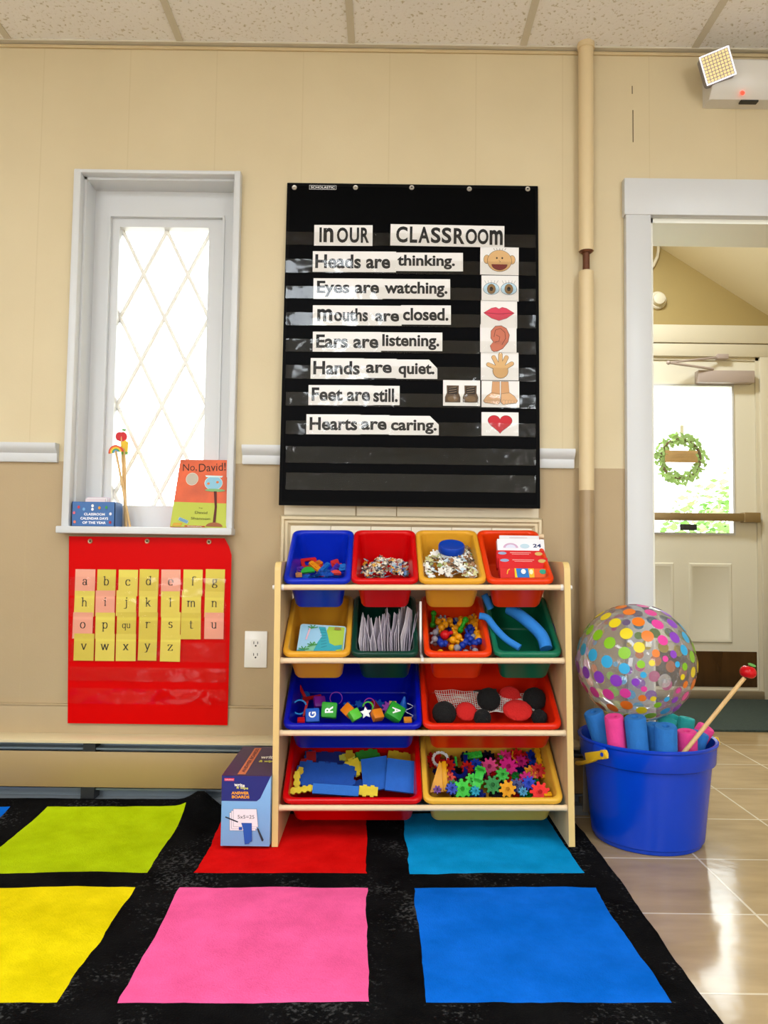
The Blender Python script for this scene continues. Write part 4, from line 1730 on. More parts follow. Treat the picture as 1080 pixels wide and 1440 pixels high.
# three pointers standing against the sash
m_stick = mat('pale stick wood', '#dcb67c', 0.55, var=0.12, scale=18, stretch=(8, 8, 1))


def pointer(label, foot, tip, top):
    foot, tip = Vector(foot), Vector(tip)
    t = thing('pointer_stick', label, 'pointer', T(*foot), 'pointers on the window sill')
    b = B().cyl((0, 0, 0), tip - foot, 0.0042, seg=10)
    mk('stick', b, m_stick, t)
    top(t, tip - foot)
    return t


def top_rainbow(t, p):
    cols = ['#d5392f', '#e98a2b', '#e9cf3f', '#5fa54a', '#4a8fc4']
    a = B()
    ms = []
    for i, c in enumerate(cols):
        ms.append(plastic(c))
        a.mi = i
        r1, r0 = 0.026 - .004 * i, 0.022 - .004 * i
        a.prism(ell(0, -.006, r1, r1, 0, 180, 14) + list(reversed(ell(0, -.006, r0, r0, 0, 180, 14))), 0, .006)
    mk('rainbow', a, ms, t, flat_frame((p.x, p.y + .003, p.z)) @ R(10, 'Z'))


def top_pencil(t, p):
    a = B().prism([(-.010, -.02), (.012, -.02), (.013, .016), (.002, .022), (-.010, .014)], 0, .008)
    mk('pencil', a, plastic('#e5c22e'), t, flat_frame((p.x, p.y + .004, p.z)))
    a = B().prism([(-.0104, -.028), (.0124, -.028), (.0124, -.019), (-.0104, -.019)], -.0004, .0084)
    mk('pencil_band', a, plastic('#7fae4a'), t, flat_frame((p.x, p.y + .004, p.z)))


def top_apple(t, p):
    pts = []
    for i in range(26):
        th = 2 * PI * i / 26
        r = .019 * (1 - .22 * math.exp(-((th - PI / 2) / .35) ** 2) - .08 * math.exp(-((th - 3 * PI / 2) / .3) ** 2))
        pts.append((r * 1.05 * math.cos(th), r * math.sin(th)))
    mk('apple', B().prism(pts, 0, .008), plastic('#c9242c'), t, flat_frame((p.x, p.y + .004, p.z)))
    a = B().prism(ell(.008, .024, .008, .004), .001, .006)
    mk('leaf', a, plastic('#5da345'), t, flat_frame((p.x, p.y + .004, p.z)))
    a = B().tube([(p.x, p.y, p.z + .013), (p.x + .002, p.y, p.z + .025)], .0012, 6)
    mk('stem', a, m_bark, t)


sy = 0.035


def onsill(px):
    p = PY(px, 744, sy)
    return (p.x, sy, SZ)


pointer('rainbow-topped pointer stick standing on the window sill', (onsill(185)[0], sy - .016, SZ), PY(163, 634, 0.046), top_rainbow)
pointer('pencil-topped pointer stick standing on the window sill', (onsill(176)[0], sy + .010, SZ), PY(175, 628, 0.062), top_pencil)
pointer('apple-topped pointer stick standing tallest on the window sill', (onsill(172)[0], sy + .032, SZ), PY(171, 614, 0.080), top_apple)

# ================================================================== RUG
def wx(px, py, z=0.014):
    return PZ(px, py, z)


cols_px = {   # rows: back of the squares, stripe, stripe, stripe, stripe
    1130: [15, 66, 262, 318, 514, 567, 764, 800],
    1228: [-112, -53, 205, 273, 516, 577, 823, 866],
    1247: [-137, -75, 190, 254, 516, 581, 835, 878],
    1409: [-362, -275, 80, 165, 517, 601, 945, 996],
    1436: [-397, -303, 62, 150, 518, 605, 963, 1015],
}
lat = []
for y in (1130, 1228, 1247, 1409, 1436):
    dyr = [4, 4, 0, 0, 0, 0, -1, -1]
    lat.append([wx(x, y + (dyr[i] * .6 if y > 1400 else 0), 0.042 if y == 1130 else 0.014) for i, x in enumerate(cols_px[y])])
# outer back border, against the heater
lat.insert(0, [Vector((p.x + (p.x - q.x) * 0.2, -0.082, 0)) for p, q in zip(lat[0], lat[1])])
# rows nearer than the frame: next squares and the closing border
d1 = [(lat[5][i] - lat[3][i]) for i in range(8)]
lat[5] = [p + Vector((0, -0.012 - 0.010 * (i < 5), 0)) for i, p in enumerate(lat[5])]
lat.append([lat[5][i] + d1[i] * 0.88 for i in range(8)])
lat.append([lat[5][i] + d1[i] * 1.0 for i in range(8)])
# one more column of squares on the window side
for r in lat:
    r.insert(0, r[0] - Vector((0.52, 0, 0)))
    r.insert(0, r[0] - Vector((0.055, 0, 0)))
rugcol = {1: [1, None, 2, None, 3, None, 4, None], 3: [5, None, 6, None, 7, None, 8, None], 5: [9, None, 3, None, 2, None, 4, None]}
rug_hex = ['#030304', '#006ada', '#b6d000', '#e00604', '#009ade', '#0b9c54', '#e8d400', '#fb60a0', '#0068d8', '#8f2fae']
rug_mats = [rug_material('rug colour ' + c, c, 0.05 if i == 0 else 0.0) for i, c in enumerate(rug_hex)]
SHX0, SHX1 = -0.34, 0.56


def rug_z(x, y):
    z = 0.012
    back = math.exp(-((y + 0.085) / 0.12) ** 2)
    free = 1 / (1 + math.exp((x + 0.53) / 0.025))
    z += 0.028 * back * free
    z += 0.036 * math.exp(-((x + 0.578) / 0.04) ** 2 - ((y + 0.10) / 0.07) ** 2)
    inside = (SHX0 - .16 < x < SHX1 + .06 and -0.52 < y < 0)
    k = 0.1 if inside else 1.0
    if inside:
        z -= 0.0008
    z += k * 0.0045 * noise.noise(Vector((x * 1.6, y * 6.0, 1.3)))
    z += k * 0.006 * math.exp(-((y + 0.60 - 0.03 * noise.noise(Vector((x * 3, 2, 0)))) / 0.035) ** 2) * (0.5 + noise.noise(Vector((x * 3.2, 0, 7))))
    return max(z, 0.009)


b = B()
NU = {}
cache = {}


def rv(p):
    k = (round(p[0], 4), round(p[1], 4))
    if k not in cache:
        x, y = p[0], p[1]
        wob = 0.007
        x2 = x + wob * noise.noise(Vector((x * 7, y * 7, 0))) + 0.003 * noise.noise(Vector((x * 26, y * 26, 3)))
        y2 = y + wob * noise.noise(Vector((x * 6, y * 6, 9))) + 0.003 * noise.noise(Vector((x * 24, y * 24, 5)))
        y2 = min(y2, -0.078)
        cache[k] = b.bm.verts.new((x2, y2, rug_z(x2, y2)))
    return cache[k]


nr, nc = len(lat), len(lat[0])
for r in range(nr - 1):
    for c in range(nc - 1):
        A, Bq, Cq, Dq = lat[r][c], lat[r][c + 1], lat[r + 1][c + 1], lat[r + 1][c]
        kind = 0
        if r in rugcol and c % 2 == 1 and c - 1 < 8:
            v = rugcol[r][c - 1]
            kind = v if v else 0
        b.mi = kind
        nu = 26 if c % 2 == 1 else 5
        nv = 24 if r in rugcol else 4
        for i in range(nu):
            for j in range(nv):
                q = []
                for (s, t_) in ((i, j), (i + 1, j), (i + 1, j + 1), (i, j + 1)):
                    fu, fv = s / nu, t_ / nv
                    p = (A * (1 - fu) + Bq * fu) * (1 - fv) + (Dq * (1 - fu) + Cq * fu) * fv
                    q.append(rv((p.x, p.y)))
                try:
                    f = b.bm.faces.new(q)
                    f.material_index = b.mi
                except ValueError:
                    pass
rug = mk('rug', b, rug_mats)
flip = sum(p.normal.z for p in rug.data.polygons) < 0
if flip:
    rug.data.flip_normals()
sm = rug.modifiers.new('thickness', 'SOLIDIFY')
sm.thickness = 0.008
sm.offset = -1
tag(rug, 'large black rug with bright coloured squares spread under the toy organizer', 'rug')

# ================================================================== TOY ORGANIZER
ZB = 0.0185
xc = 0.1235
SH = T(xc, 0, ZB) @ Matrix.Rotation(-0.0125, 4, 'Y')
m_maple = mat('pale maple board', '#d9b987', 0.5, var=0.10, scale=5, stretch=(6, 6, 0.6))
m_edge2 = mat('panel edge band', '#e0c27e', 0.45)
m_rod = mat('pale dowel', '#e6cda6', 0.45, var=0.06, scale=6, stretch=(0.4, 6, 6))
m_capw = mat('white cap', '#ecebe6', 0.4)
org = thing('toy_organizer', 'pale wood toy organizer holding four rows of tilted plastic bins', 'toy rack', SH)
HW = 0.4105
ROWS = [(-0.370, 0.7462), (-0.375, 0.5350), (-0.380, 0.3294), (-0.386, 0.1205)]


def panel_outline():
    pts = [(-0.404, 0.0), (-0.388, 0.765)]
    for k in range(7):
        t_ = rad(185 - 95 * k / 6)
        pts.append((-0.358 + 0.030 * math.cos(t_), 0.772 + 0.029 * math.sin(t_)))
    pts += [(-0.11, 0.801), (-0.094, 0.79), (-0.092, 0.0)]
    return pts


po = panel_outline()
for s in (-1, 1):
    b = B()
    Mp = Matrix(((0, 0, 1, 0), (1, 0, 0, 0), (0, 1, 0, 0), (0, 0, 0, 1)))
    x0, x1 = (s * HW, s * (HW + 0.018))
    b.prism([(y, z) for y, z in po], min(x0, x1), max(x0, x1), Mp)
    pn = mk('side_panel', b, m_maple, org)
    b = B()
    for k in range(len(po) - 3):
        (ya, za_), (yb, zb2) = po[k], po[k + 1]
        b.loft([[Vector((min(x0, x1) + e, ya - 0.0008, za_)), Vector((max(x0, x1) - e, ya - 0.0008, za_)), Vector((max(x0, x1) - e, ya + 0.001, za_)), Vector((min(x0, x1) + e, ya + 0.001, za_))] if False else
                [Vector((min(x0, x1) + 0.0008, ya - 0.0009, za_ + (0.0009 if k > 0 else 0))), Vector((max(x0, x1) - 0.0008, ya - 0.0009, za_ + (0.0009 if k > 0 else 0))), Vector((max(x0, x1) - 0.0008, ya + 0.001, za_)), Vector((min(x0, x1) + 0.0008, ya + 0.001, za_))],
                [Vector((min(x0, x1) + 0.0008, yb - 0.0009, zb2 + 0.0009)), Vector((max(x0, x1) - 0.0008, yb - 0.0009, zb2 + 0.0009)), Vector((max(x0, x1) - 0.0008, yb + 0.001, zb2)), Vector((min(x0, x1) + 0.0008, yb + 0.001, zb2))]])
    mk('edge_band', b, m_edge2, pn)
TH = rad(31.5)
BL = 0.30
for yd, zd in ROWS:
    b = B().cyl((-HW, yd, zd - ZB), (HW, yd, zd - ZB), 0.0082, seg=18)
    mk('dowel', b, m_rod, org)
    yr, zr = yd + 0.2632, zd + 0.1547
    b = B().cyl((-HW, yr, zr - ZB), (HW, yr, zr - ZB), 0.0082, seg=14)
    mk('dowel', b, m_rod, org)
for s in (-1, 1):
    for k, (yd, zd) in enumerate(ROWS):
        if k == 0:
            b = B().cyl((s * (HW + 0.018), yd, zd - ZB), (s * (HW + 0.026), yd, zd - ZB), 0.008, 0.006, 14)
            mk('end_cap', b, m_capw, org)
        b = B().cyl((s * HW, yd, zd - ZB), (s * (HW - 0.007), yd, zd - ZB), 0.0095, seg=14)
        mk('dowel_socket', b, m_capw if k == 0 else m_rod, org)
b = B().box((0.007, 0.022, 0.165), (-0.0015, -0.29, 0.60), bevel=0.002)
b.box((0.007, 0.12, 0.010), (-0.0015, -0.345, 0.523))
mk('center_support', b, m_capw, org)


# ---- bins
def bin_mesh(W, L=BL, D=0.118):
    b = B()

    def loop(i, w, r, bot=0.0):
        return [Vector((x, y, w)) for x, y in rrect(W - 2 * i, L - 2 * i, max(r, 0.004), 5, 0, L / 2)]
    seq = [(0.036, -D + 0.003, .018), (0.033, -D + 0.0045, .02), (0.0305, -D + 0.010, .02), (0.0165, -0.010, .022), (0.0155, -0.004, .022), (0.0125, -0.0005, .022), (0.007, 0.0, .024),
           (0.002, -0.0015, .025), (0.0, -0.005, .026), (0.0, -0.0135, .026), (0.002, -0.014, .024), (0.0125, -0.0135, .022), (0.0140, -0.027, .022), (0.0155, -0.029, .021), (0.0275, -D + 0.008, .02), (0.031, -D + 0.001, .018), (0.036, -D, .016)]
    rr = [b.ring(loop(*s)) for s in seq]
    for p, q in zip(rr, rr[1:]):
        b.bridge(p, q)
    b.cap(rr[0])
    b.cap(rr[-1])
    return b


class Bin:
    pass


HEX = {'blue': '#0226b8', 'red': '#cc0006', 'yellow': '#dfa12c', 'orange': '#e23a06', 'dark green': '#04372a', 'green': '#0b6a4c', 'deep blue': '#020fa8', 'coral': '#d92406', 'gold': '#e6b23c'}
specs = [
    # row, centre px, colour, small?, pile angle, label
    (0, 446.5, 'blue', 1, 14, 'blue bin of plastic shapes in the top row'),
    (0, 542.5, 'red', 1, 16, 'red bin of small jigsaw pieces in the top row'),
    (0, 638.0, 'yellow', 1, 27, 'yellow bin heaped with white jigsaw pieces in the top row'),
    (0, 736.5, 'orange', 1, 20, 'orange bin of crayon boxes in the top row'),
    (1, 443.5, 'yellow', 1, 16, 'yellow bin holding a dinosaur book in the second row'),
    (1, 544.5, 'dark green', 1, 16, 'dark green bin of paper cut-outs in the second row'),
    (1, 648.5, 'orange', 1, 21, 'orange bin of toy balls in the second row'),
    (1, 747.5, 'green', 1, 12, 'green bin of blue foam arcs in the second row'),
    (2, 494.5, 'deep blue', 0, 13, 'wide blue bin of letter blocks in the third row'),
    (2, 696.0, 'coral', 0, 13, 'wide orange-red bin of puffs and a net bag in the third row'),
    (3, 495.5, 'red', 0, 16, 'wide red bin of foam sheets in the bottom row'),
    (3, 696.0, 'gold', 0, 16, 'wide yellow bin of toy gears in the bottom row'),
]
BINS = []
PREV = (-1, 0)
rowpy = [826, 929, 1031, 1136]
for row, cpx, colr, small, ang, lab in specs:
    yd, zd = ROWS[row]
    yf, zf = yd - 0.002, zd + 0.0205
    u = PY(cpx, rowpy[row], yf).x - xc
    if small:
        u = min(max(u, -0.3082), 0.3082)
        if BINS and PREV[0] == row:
            u = max(u, PREV[1] + 0.1992)
        PREV = (row, u)
    else:
        u = -0.2022 if cpx < 600 else 0.2022
    M_ = SH @ T(u, yf, zf - ZB) @ Matrix.Rotation(TH, 4, 'X')
    o = mk('storage_bin', bin_mesh(0.1985 if small else 0.4025), mat('bin plastic ' + colr, HEX[colr], 0.3, bump=0.06, bscale=40, spec=0.3), None, M_, 50)
    tag(o, lab, 'bin', 'plastic bins of the toy organizer')
    q = Bin()
    q.M, q.W = M_, (0.1985 if small else 0.403)
    q.a = rad(ang)
    q.front = M_ @ Vector((0, 0, 0))
    q.p0 = q.front + Vector((0, 0.020, -0.016))
    q.n = Vector((0, -math.sin(q.a), math.cos(q.a)))
    BINS.append(q)


def pile(q, px, py, lift=0.0, margin=0.035):
    p = PPL(px, py, q.p0, q.n)
    p.y = min(max(p.y, q.front.y + 0.03), q.front.y + 0.245)
    p.z = q.p0.z + (p.y - q.p0.y) * math.tan(q.a)
    p.x = min(max(p.x, q.front.x - q.W / 2 + margin), q.front.x + q.W / 2 - margin)
    return p + q.n * lift


def under(q, rnd, depth0, depth1, margin=0.05):
    y = rnd.uniform(0.045, 0.22)
    x = rnd.uniform(-q.W / 2 + margin, q.W / 2 - margin)
    p = q.p0 + Vector((x, y, y * math.tan(q.a)))
    return p - q.n * rnd.uniform(depth0, depth1)


def pose(p, tx=0, ty=0, spin=0):
    return T(*p) @ R(tx, 'X') @ R(ty, 'Y') @ R(spin, 'Z')


# ---- toy meshes
def gear_poly(r, n=8, depth=.28):
    pts = []
    for i in range(n):
        a = 2 * PI * i / n
        w = 2 * PI / n
        r0 = r * (1 - depth)
        for k, rr_ in ((-.30, r0), (-.20, r * .97), (-.08, r), (.08, r), (.20, r * .97), (.30, r0)):
            pts.append((rr_ * math.cos(a + k * w), rr_ * math.sin(a + k * w)))
    return pts


def gear_mesh(r, n=8, h=0.012):
    b = B().prism(gear_poly(r, n), -h / 2, h / 2)
    b.lathe([(r * .34, h / 2), (r * .34, h * .75), (r * .24, h * .75), (r * .24, h / 2)], 14)
    for k in range(4):
        a = PI / 4 + k * PI / 2
        b.cyl((r * .52 * math.cos(a), r * .52 * math.sin(a), h / 2), (r * .52 * math.cos(a), r * .52 * math.sin(a), h * .7), r * .07, seg=8)
    return b


def jig_poly(s, tabs):
    pts = []
    cor = [(-s, -s), (s, -s), (s, s), (-s, s)]
    for k in range(4):
        a, c = Vector(cor[k]), Vector(cor[(k + 1) % 4])
        d = (c - a).normalized()
        nrm = Vector((d.y, -d.x)) * tabs[k]
        m_ = (a + c) / 2
        pts.append(tuple(a))
        pts.append(tuple(m_ - d * s * .22))
        cc = m_ + nrm * s * .34
        for t_ in range(6):
            th_ = rad(-145 + 290 * t_ / 5)
            v = nrm * math.cos(th_) * s * .28 + d * math.sin(th_) * s * .28
            pts.append(tuple(cc + v))
        pts.append(tuple(m_ + d * s * .22))
    return pts


# ---- bin of plastic shapes
SHAPES = {}
q = BINS[0]
rnd = random.Random(11)


def shape_piece(kind, r):
    b = B()
    if kind == 'frame':
        o_, i_ = rrect(2 * r, 1.5 * r, r * .2), rrect(1.1 * r, .7 * r, r * .15)
        rings = []
        b.loft([[Vector((x, y, -.003)) for x, y in o_], [Vector((x, y, .003)) for x, y in o_], [Vector((x, y, .003)) for x, y in i_], [Vector((x, y, -.003)) for x, y in i_], [Vector((x, y, -.003)) for x, y in o_]], False, False)
    elif kind == 'bar':
        b.prism(rrect(2.6 * r, 1.0 * r, r * .3), -.0035, .0035)
        for k in (-1, 0, 1):
            b.cyl((k * .8 * r, 0, .0035), (k * .8 * r, 0, .006), r * .22, seg=10)
    elif kind == 'half':
        b.prism(ell(0, 0, 1.1 * r, 1.1 * r, 0, 180, 14), -.0035, .0035)
    elif kind == 'tri':
        b.prism([(-r, -r * .7), (r, -r * .7), (0, r)], -.0035, .0035)
    else:
        b.prism(rrect(1.7 * r, 1.7 * r, r * .3), -.004, .004)
        b.cyl((0, 0, .004), (0, 0, .007), r * .4, seg=12)
    return b


for kx, ky, kind, colr, sz, tx, ty, sp, nm in [
    (435, 794, 'frame', '#c9151b', .020, 55, 10, 15, 'red shape with a slot on top of the heap in the blue bin'),
    (444, 800, 'bar', '#e08a12', .015, 45, 20, -35, 'orange bar lying against the slotted red shape in the blue bin'),
    (433, 808, 'half', '#2c9a33', .015, 50, 0, 10, 'green half-round shape at the front of the blue bin'),
    (418, 804, 'square', '#5a2a9c', .012, 30, 10, 30, 'purple shape in the corner of the blue bin'),
    (412, 804, 'tri', '#b88a5a', .010, 40, 0, 0, 'tan wedge in the corner of the blue bin'),
    (415, 811, 'square', '#cf8c54', .009, 20, 0, 10, 'tan block at the front corner of the blue bin'),
    (456, 801, 'bar', '#1564b8', .013, 40, -20, 50, 'blue bar at the middle of the blue bin'),
    (472, 793, 'square', '#c4161b', .012, 60, 0, 20, 'red square highest beside the purple bar in the blue bin'),
    (471, 802, 'bar', '#4a2f9e', .012, 55, 20, 60, 'purple bar under the red square in the blue bin'),
    (480, 800, 'tri', '#cf1d1f', .012, 50, 0, 10, 'red wedge beside the purple bar in the blue bin'),
    (472, 810, 'half', '#d6423b', .012, 35, 0, 0, 'red half-round shape low at the front of the blue bin'),
    (485, 801, 'square', '#1d73c9', .011, 55, 0, 10, 'blue square leaning at the end of the blue bin'),
    (449, 793, 'square', '#cc6d10', .010, 40, 0, 50, 'orange square behind the slotted red shape in the blue bin'),
    (460, 810, 'bar', '#1f55b0', .012, 15, 0, 5, 'blue bar lying flat at the front of the blue bin'),
]:
    p = pile(q, kx, ky, 0.006)
    o = mk('plastic_shape', shape_piece(kind, sz * 1.3), plastic(colr), None, pose(p, tx, ty, sp))
    tag(o, nm, 'toy', 'plastic shapes in the blue bin')
for k in range(20):
    p = under(q, rnd, 0.000, 0.02)
    o = mk('plastic_shape', shape_piece(rnd.choice(['bar', 'square', 'tri', 'half']), .013), plastic(rnd.choice(['#1d55b0', '#5a2a9c', '#b8161b', '#174a9a'])), None, pose(p, rnd.uniform(-20, 40), rnd.uniform(-25, 25), rnd.uniform(0, 180)))
    tag(o, 'small plastic shape half buried in the heap of the blue bin', 'toy', 'plastic shapes low in the blue bin')

# ---- small jigsaw pieces (red bin) and white-backed jigsaw pieces (yellow bin)
m_jig = print_material('small jigsaw print', ['#c8b49a', '#5f86b4', '#d49a2e', '#ece6d8', '#39424d', '#8fb6c6', '#7c6a52', '#b8bfc4', '#232328', '#d8c9a0'], 95)
m_jig2 = print_material('large jigsaw print', ['#eeeae0', '#8e9f5a', '#e9e4da', '#9a6f4a', '#cfe0ea', '#f0ede6', '#5d4a38', '#c9c58c', '#ebe6dc'], 55)
rnd = random.Random(21)
for (qi, n_top, n_low, s, m_, lab, grp, x0, x1, ytop, ybot) in [
    (1, 64, 26, 0.0078, m_jig, 'small printed jigsaw piece in the red bin of the top row', 'small jigsaw pieces in the red bin', 503, 580, 785, 811),
    (2, 62, 16, 0.0118, m_jig2, 'white printed jigsaw piece heaped in the yellow bin of the top row', 'white jigsaw pieces in the yellow bin', 600, 676, 768, 812)]:
    q = BINS[qi]
    protos = []
    for k in range(5):
        tabs = [rnd.choice((-1, 1)) for _ in range(4)]
        bb2 = B().prism(jig_poly(s, tabs), -.0011, .0011)
        o = mk('jigsaw_piece', bb2, m_, None)
        protos.append(o)
    used = 0
    for k in range(n_top + n_low):
        if k < n_top:
            f = rnd.random()
            px = x0 + (x1 - x0) * rnd.random()
            mid = 1 - abs((px - (x0 + x1) / 2) / ((x1 - x0) / 2)) ** 2
            yt = ybot - (ybot - ytop) * (0.45 + 0.55 * mid)
            py = yt + (ybot - yt) * (k / n_top)
            p = pile(q, px, py, rnd.uniform(0.000, 0.010) + (0.006 * mid))
            M_ = pose(p, rnd.uniform(0, 75), rnd.uniform(-35, 35), rnd.uniform(0, 360))
        else:
            p = under(q, rnd, 0.004, 0.02, 0.045)
            M_ = pose(p, rnd.uniform(-15, 45), rnd.uniform(-25, 25), rnd.uniform(0, 360))
        if used < 5:
            o = protos[used]
            o.matrix_local = M_
        else:
            o = protos[k % 5].copy()
            COL.objects.link(o)
            o.matrix_local = M_
        used += 1
        tag(o, lab, 'puzzle piece', grp)

# jar with a blue lid in the yellow bin
q = BINS[2]
jp = pile(q, 632, 768, 0.0)
Mj = T(jp.x, q.front.y + 0.200, q.front.z + 0.044) @ R(24, 'X')
t = thing('jar', 'round jar with a blue lid standing behind the jigsaw heap in the yellow bin', 'jar', Mj)
b = B().lathe([(0.034, 0.0), (0.037, 0.004), (0.037, 0.046), (0.033, 0.052)], 28)
mk('jar_body', b, mat('jar body', '#dfe6ee', 0.25), t)
b = B().lathe([(0.0405, 0.046), (0.0415, 0.048), (0.0415, 0.066), (0.039, 0.0695), (0.034, 0.0685), (0.0002, 0.0685)], 36)
mk('lid', b, plastic('#0b3fae', 0.35), t)

# ---- crayon boxes in the orange bin
q = BINS[3]


def carton(name, label, xl, xr, ytop, yo, hgt, thk, colr, draw, tilt_=24, group=None, cat='box'):
    """carton standing in the bin; its top front edge shows at pixel row ytop"""
    Yp = q.front.y + yo
    pa, pb = PY(xl, ytop, Yp), PY(xr, ytop, Yp)
    w = pb.x - pa.x
    M_ = T((pa.x + pb.x) / 2, Yp, (pa.z + pb.z) / 2) @ R(-tilt_, 'X')
    t = thing(name, label, cat, M_, group)
    b = B().box2((-w / 2, 0, -hgt), (w / 2, thk, 0), bevel=0.0012)
    mk('carton', b, paper(colr) if colr != '#e8e8ee' else mat('glossy white pack', colr, 0.3, bump=0.3, bscale=30), t)
    a = Art(0.0004)
    draw(a, w, hgt)
    a.done('printed_front', t, flat_frame((0, 0, 0)))
    return t


def d_pack(a, w, h):
    a.fill(ell(-.22 * w, -.030, .16 * w, .016, 0, 180, 12), '#c9a6c4')
    a.fill(ell(-.22 * w, -.030, .11 * w, .011, 0, 180, 12), '#d9dcef')
    a.fill(ell(.08 * w, -.024, .10 * w, .008), '#b9d4e2')
    a.text('24', .34 * w, -.022, .17 * w, .012, '#1b2f66', 0.03)


def d_red(a, w, h):
    a.fill(ell(-.38 * w, -.010, .09 * w, .005), '#8f9fc0')
    a.line([(-.22 * w, -.008), (.22 * w, -.008)], .0016, '#efb9b4')
    a.line([(-.18 * w, -.013), (.18 * w, -.013)], .0012, '#efb9b4')
    a.fill(ell(.38 * w, -.011, .08 * w, .006), '#c9a85e')


def d_front(a, w, h):
    a.fill([(-.5 * w + .001, -.03), (-.2 * w, -.03), (-.2 * w, -.001), (-.5 * w + .001, -.001)], '#d21a18')
    a.fill([(-.2 * w, -.03), (.1 * w, -.03), (.1 * w, -.001), (-.2 * w, -.001)], '#1d73c4')
    a.fill([(-.2 * w, -.03), (-.15 * w, -.03), (-.17 * w, -.001), (-.2 * w, -.001)], '#e3c51e')
    a.fill([(.1 * w, -.03), (.2 * w, -.03), (.2 * w, -.001), (.08 * w, -.001)], '#e8b31c')
    a.fill([(.2 * w, -.03), (.5 * w - .001, -.03), (.5 * w - .001, -.001), (.2 * w, -.001)], '#e0561a')
    a.fill(ell(-.02 * w, -.011, .05 * w, .008), '#eef2f6', '#20365e', .001)
    a.fill(ell(.14 * w, -.012, .04 * w, .008), '#efe6b8')
    a.fill(ell(.38 * w, -.011, .07 * w, .008), '#23967a')
    a.line([(-.36 * w, -.02), (-.34 * w, -.008), (-.30 * w, -.004)], .003, '#efae2c')


carton('wipes_pack', 'white pack marked 24 standing behind the red crayon boxes in the orange bin', 699, 765, 758, 0.165, 0.052, 0.024, '#e8e8ee', d_pack, 20, cat='pack')
carton('paper_pack', 'second white pack peeping out behind the pack marked 24', 702, 758, 753, 0.205, 0.045, 0.006, '#e3e1e4', lambda a, w, h: a.line([(-.25 * w, -.008), (.2 * w, -.008)], .002, '#c9a6ae'), 20, cat='pack')
carton('crayon_box', 'red crayon box rearmost of three in the orange bin', 698, 765, 774, 0.130, 0.058, 0.022, '#cf1016', d_red, 22, 'crayon boxes in the orange bin')
carton('crayon_box', 'red crayon box with two lines of print in the middle of three', 701, 770, 784, 0.095, 0.054, 0.022, '#d01218', d_red, 22, 'crayon boxes in the orange bin')
carton('crayon_box', 'multicoloured crayon box at the front of the orange bin', 703, 771, 799, 0.062, 0.038, 0.020, '#d01a14', d_front, 22, 'crayon boxes in the orange bin')

# ---- books in the yellow bin
q = BINS[4]


def board_book(label, M_, w, h, thk, colr, draw=None):
    t = thing('board_book', label, 'book', M_, 'board books in the yellow bin')
    b = B().prism(rrect(w - .003, h - .003, .006), -thk + .001, -.001)
    mk('pages', b, paper('#e9e2d2'), t)
    b = B().prism(rrect(w, h, .008), -.001, 0).prism(rrect(w, h, .008), -thk, -thk + .001)
    mk('cover', b, paper(colr), t)
    if draw:
        a = Art(0.0004)
        draw(a, w, h)
        a.done('cover_print', t)
    return t


def d_dino(a, w, h):
    def P(x, y):
        return (x * w - w / 2, y * h - h / 2)
    a.fill([P(.03, .04), P(.55, .04), P(.55, .96), P(.03, .96)], '#9cc9e4')
    a.fill([P(.45, .04), P(.97, .04), P(.97, .96), P(.62, .96), P(.5, .5)], '#a3c23c')
    a.fill([P(.12, .04), P(.40, .04), P(.45, .35), P(.35, .48), P(.2, .3)], '#7fbf9a')
    body = [P(.40, .93), P(.55, .93), P(.62, .7), P(.68, .45), P(.8, .38), P(.95, .42), P(.95, .30), P(.82, .25), P(.95, .1), P(.75, .1), P(.70, .04), P(.42, .04), P(.36, .2), P(.42, .45), P(.5, .65)]
    a.fill(body, '#2f9fae')
    for k in range(7):
        a.line([P(.44 + .012 * k, .84 - .09 * k), P(.56 + .012 * k, .84 - .08 * k)], .0014, '#1d6f80')
    for x, y in ((.28, .88), (.32, .35), (.15, .2)):
        for ang in (20, 70, 120, 165, 210):
            a.line([P(x, y), (P(x, y)[0] + .016 * math.cos(rad(ang)), P(x, y)[1] + .012 * math.sin(rad(ang)))], .003, '#3f8f3a')
    a.fill([P(.75, .85), P(.9, .85), P(.88, .93), P(.76, .93)], '#9c7a3c')
    a.fill(ell(*P(.1, .12), .014, .009), '#2f8f86')
    a.line([P(.17, .50), P(.22, .85)], .005, '#e2b7c6')


bp0 = PY(452, 893, q.front.y + 0.085)
bp0 = Vector((bp0.x, q.front.y + 0.088, q.front.z + 0.026))
Mbk = T(*bp0) @ R(52, 'X') @ R(-3, 'Z')
board_book('dinosaur board book lying on top in the yellow bin', Mbk, 0.140, 0.114, 0.012, '#a9cfe2', d_dino)
board_book('pale board book tucked under the dinosaur book', Mbk @ T(-0.004, 0.003, -0.0128) @ R(2, 'Z'), 0.134, 0.104, 0.010, '#d9c88a')
board_book('cream board book lowest under the dinosaur book', Mbk @ T(-0.004, -0.003, -0.0236) @ R(-1, 'Z'), 0.128, 0.094, 0.009, '#cbb489')

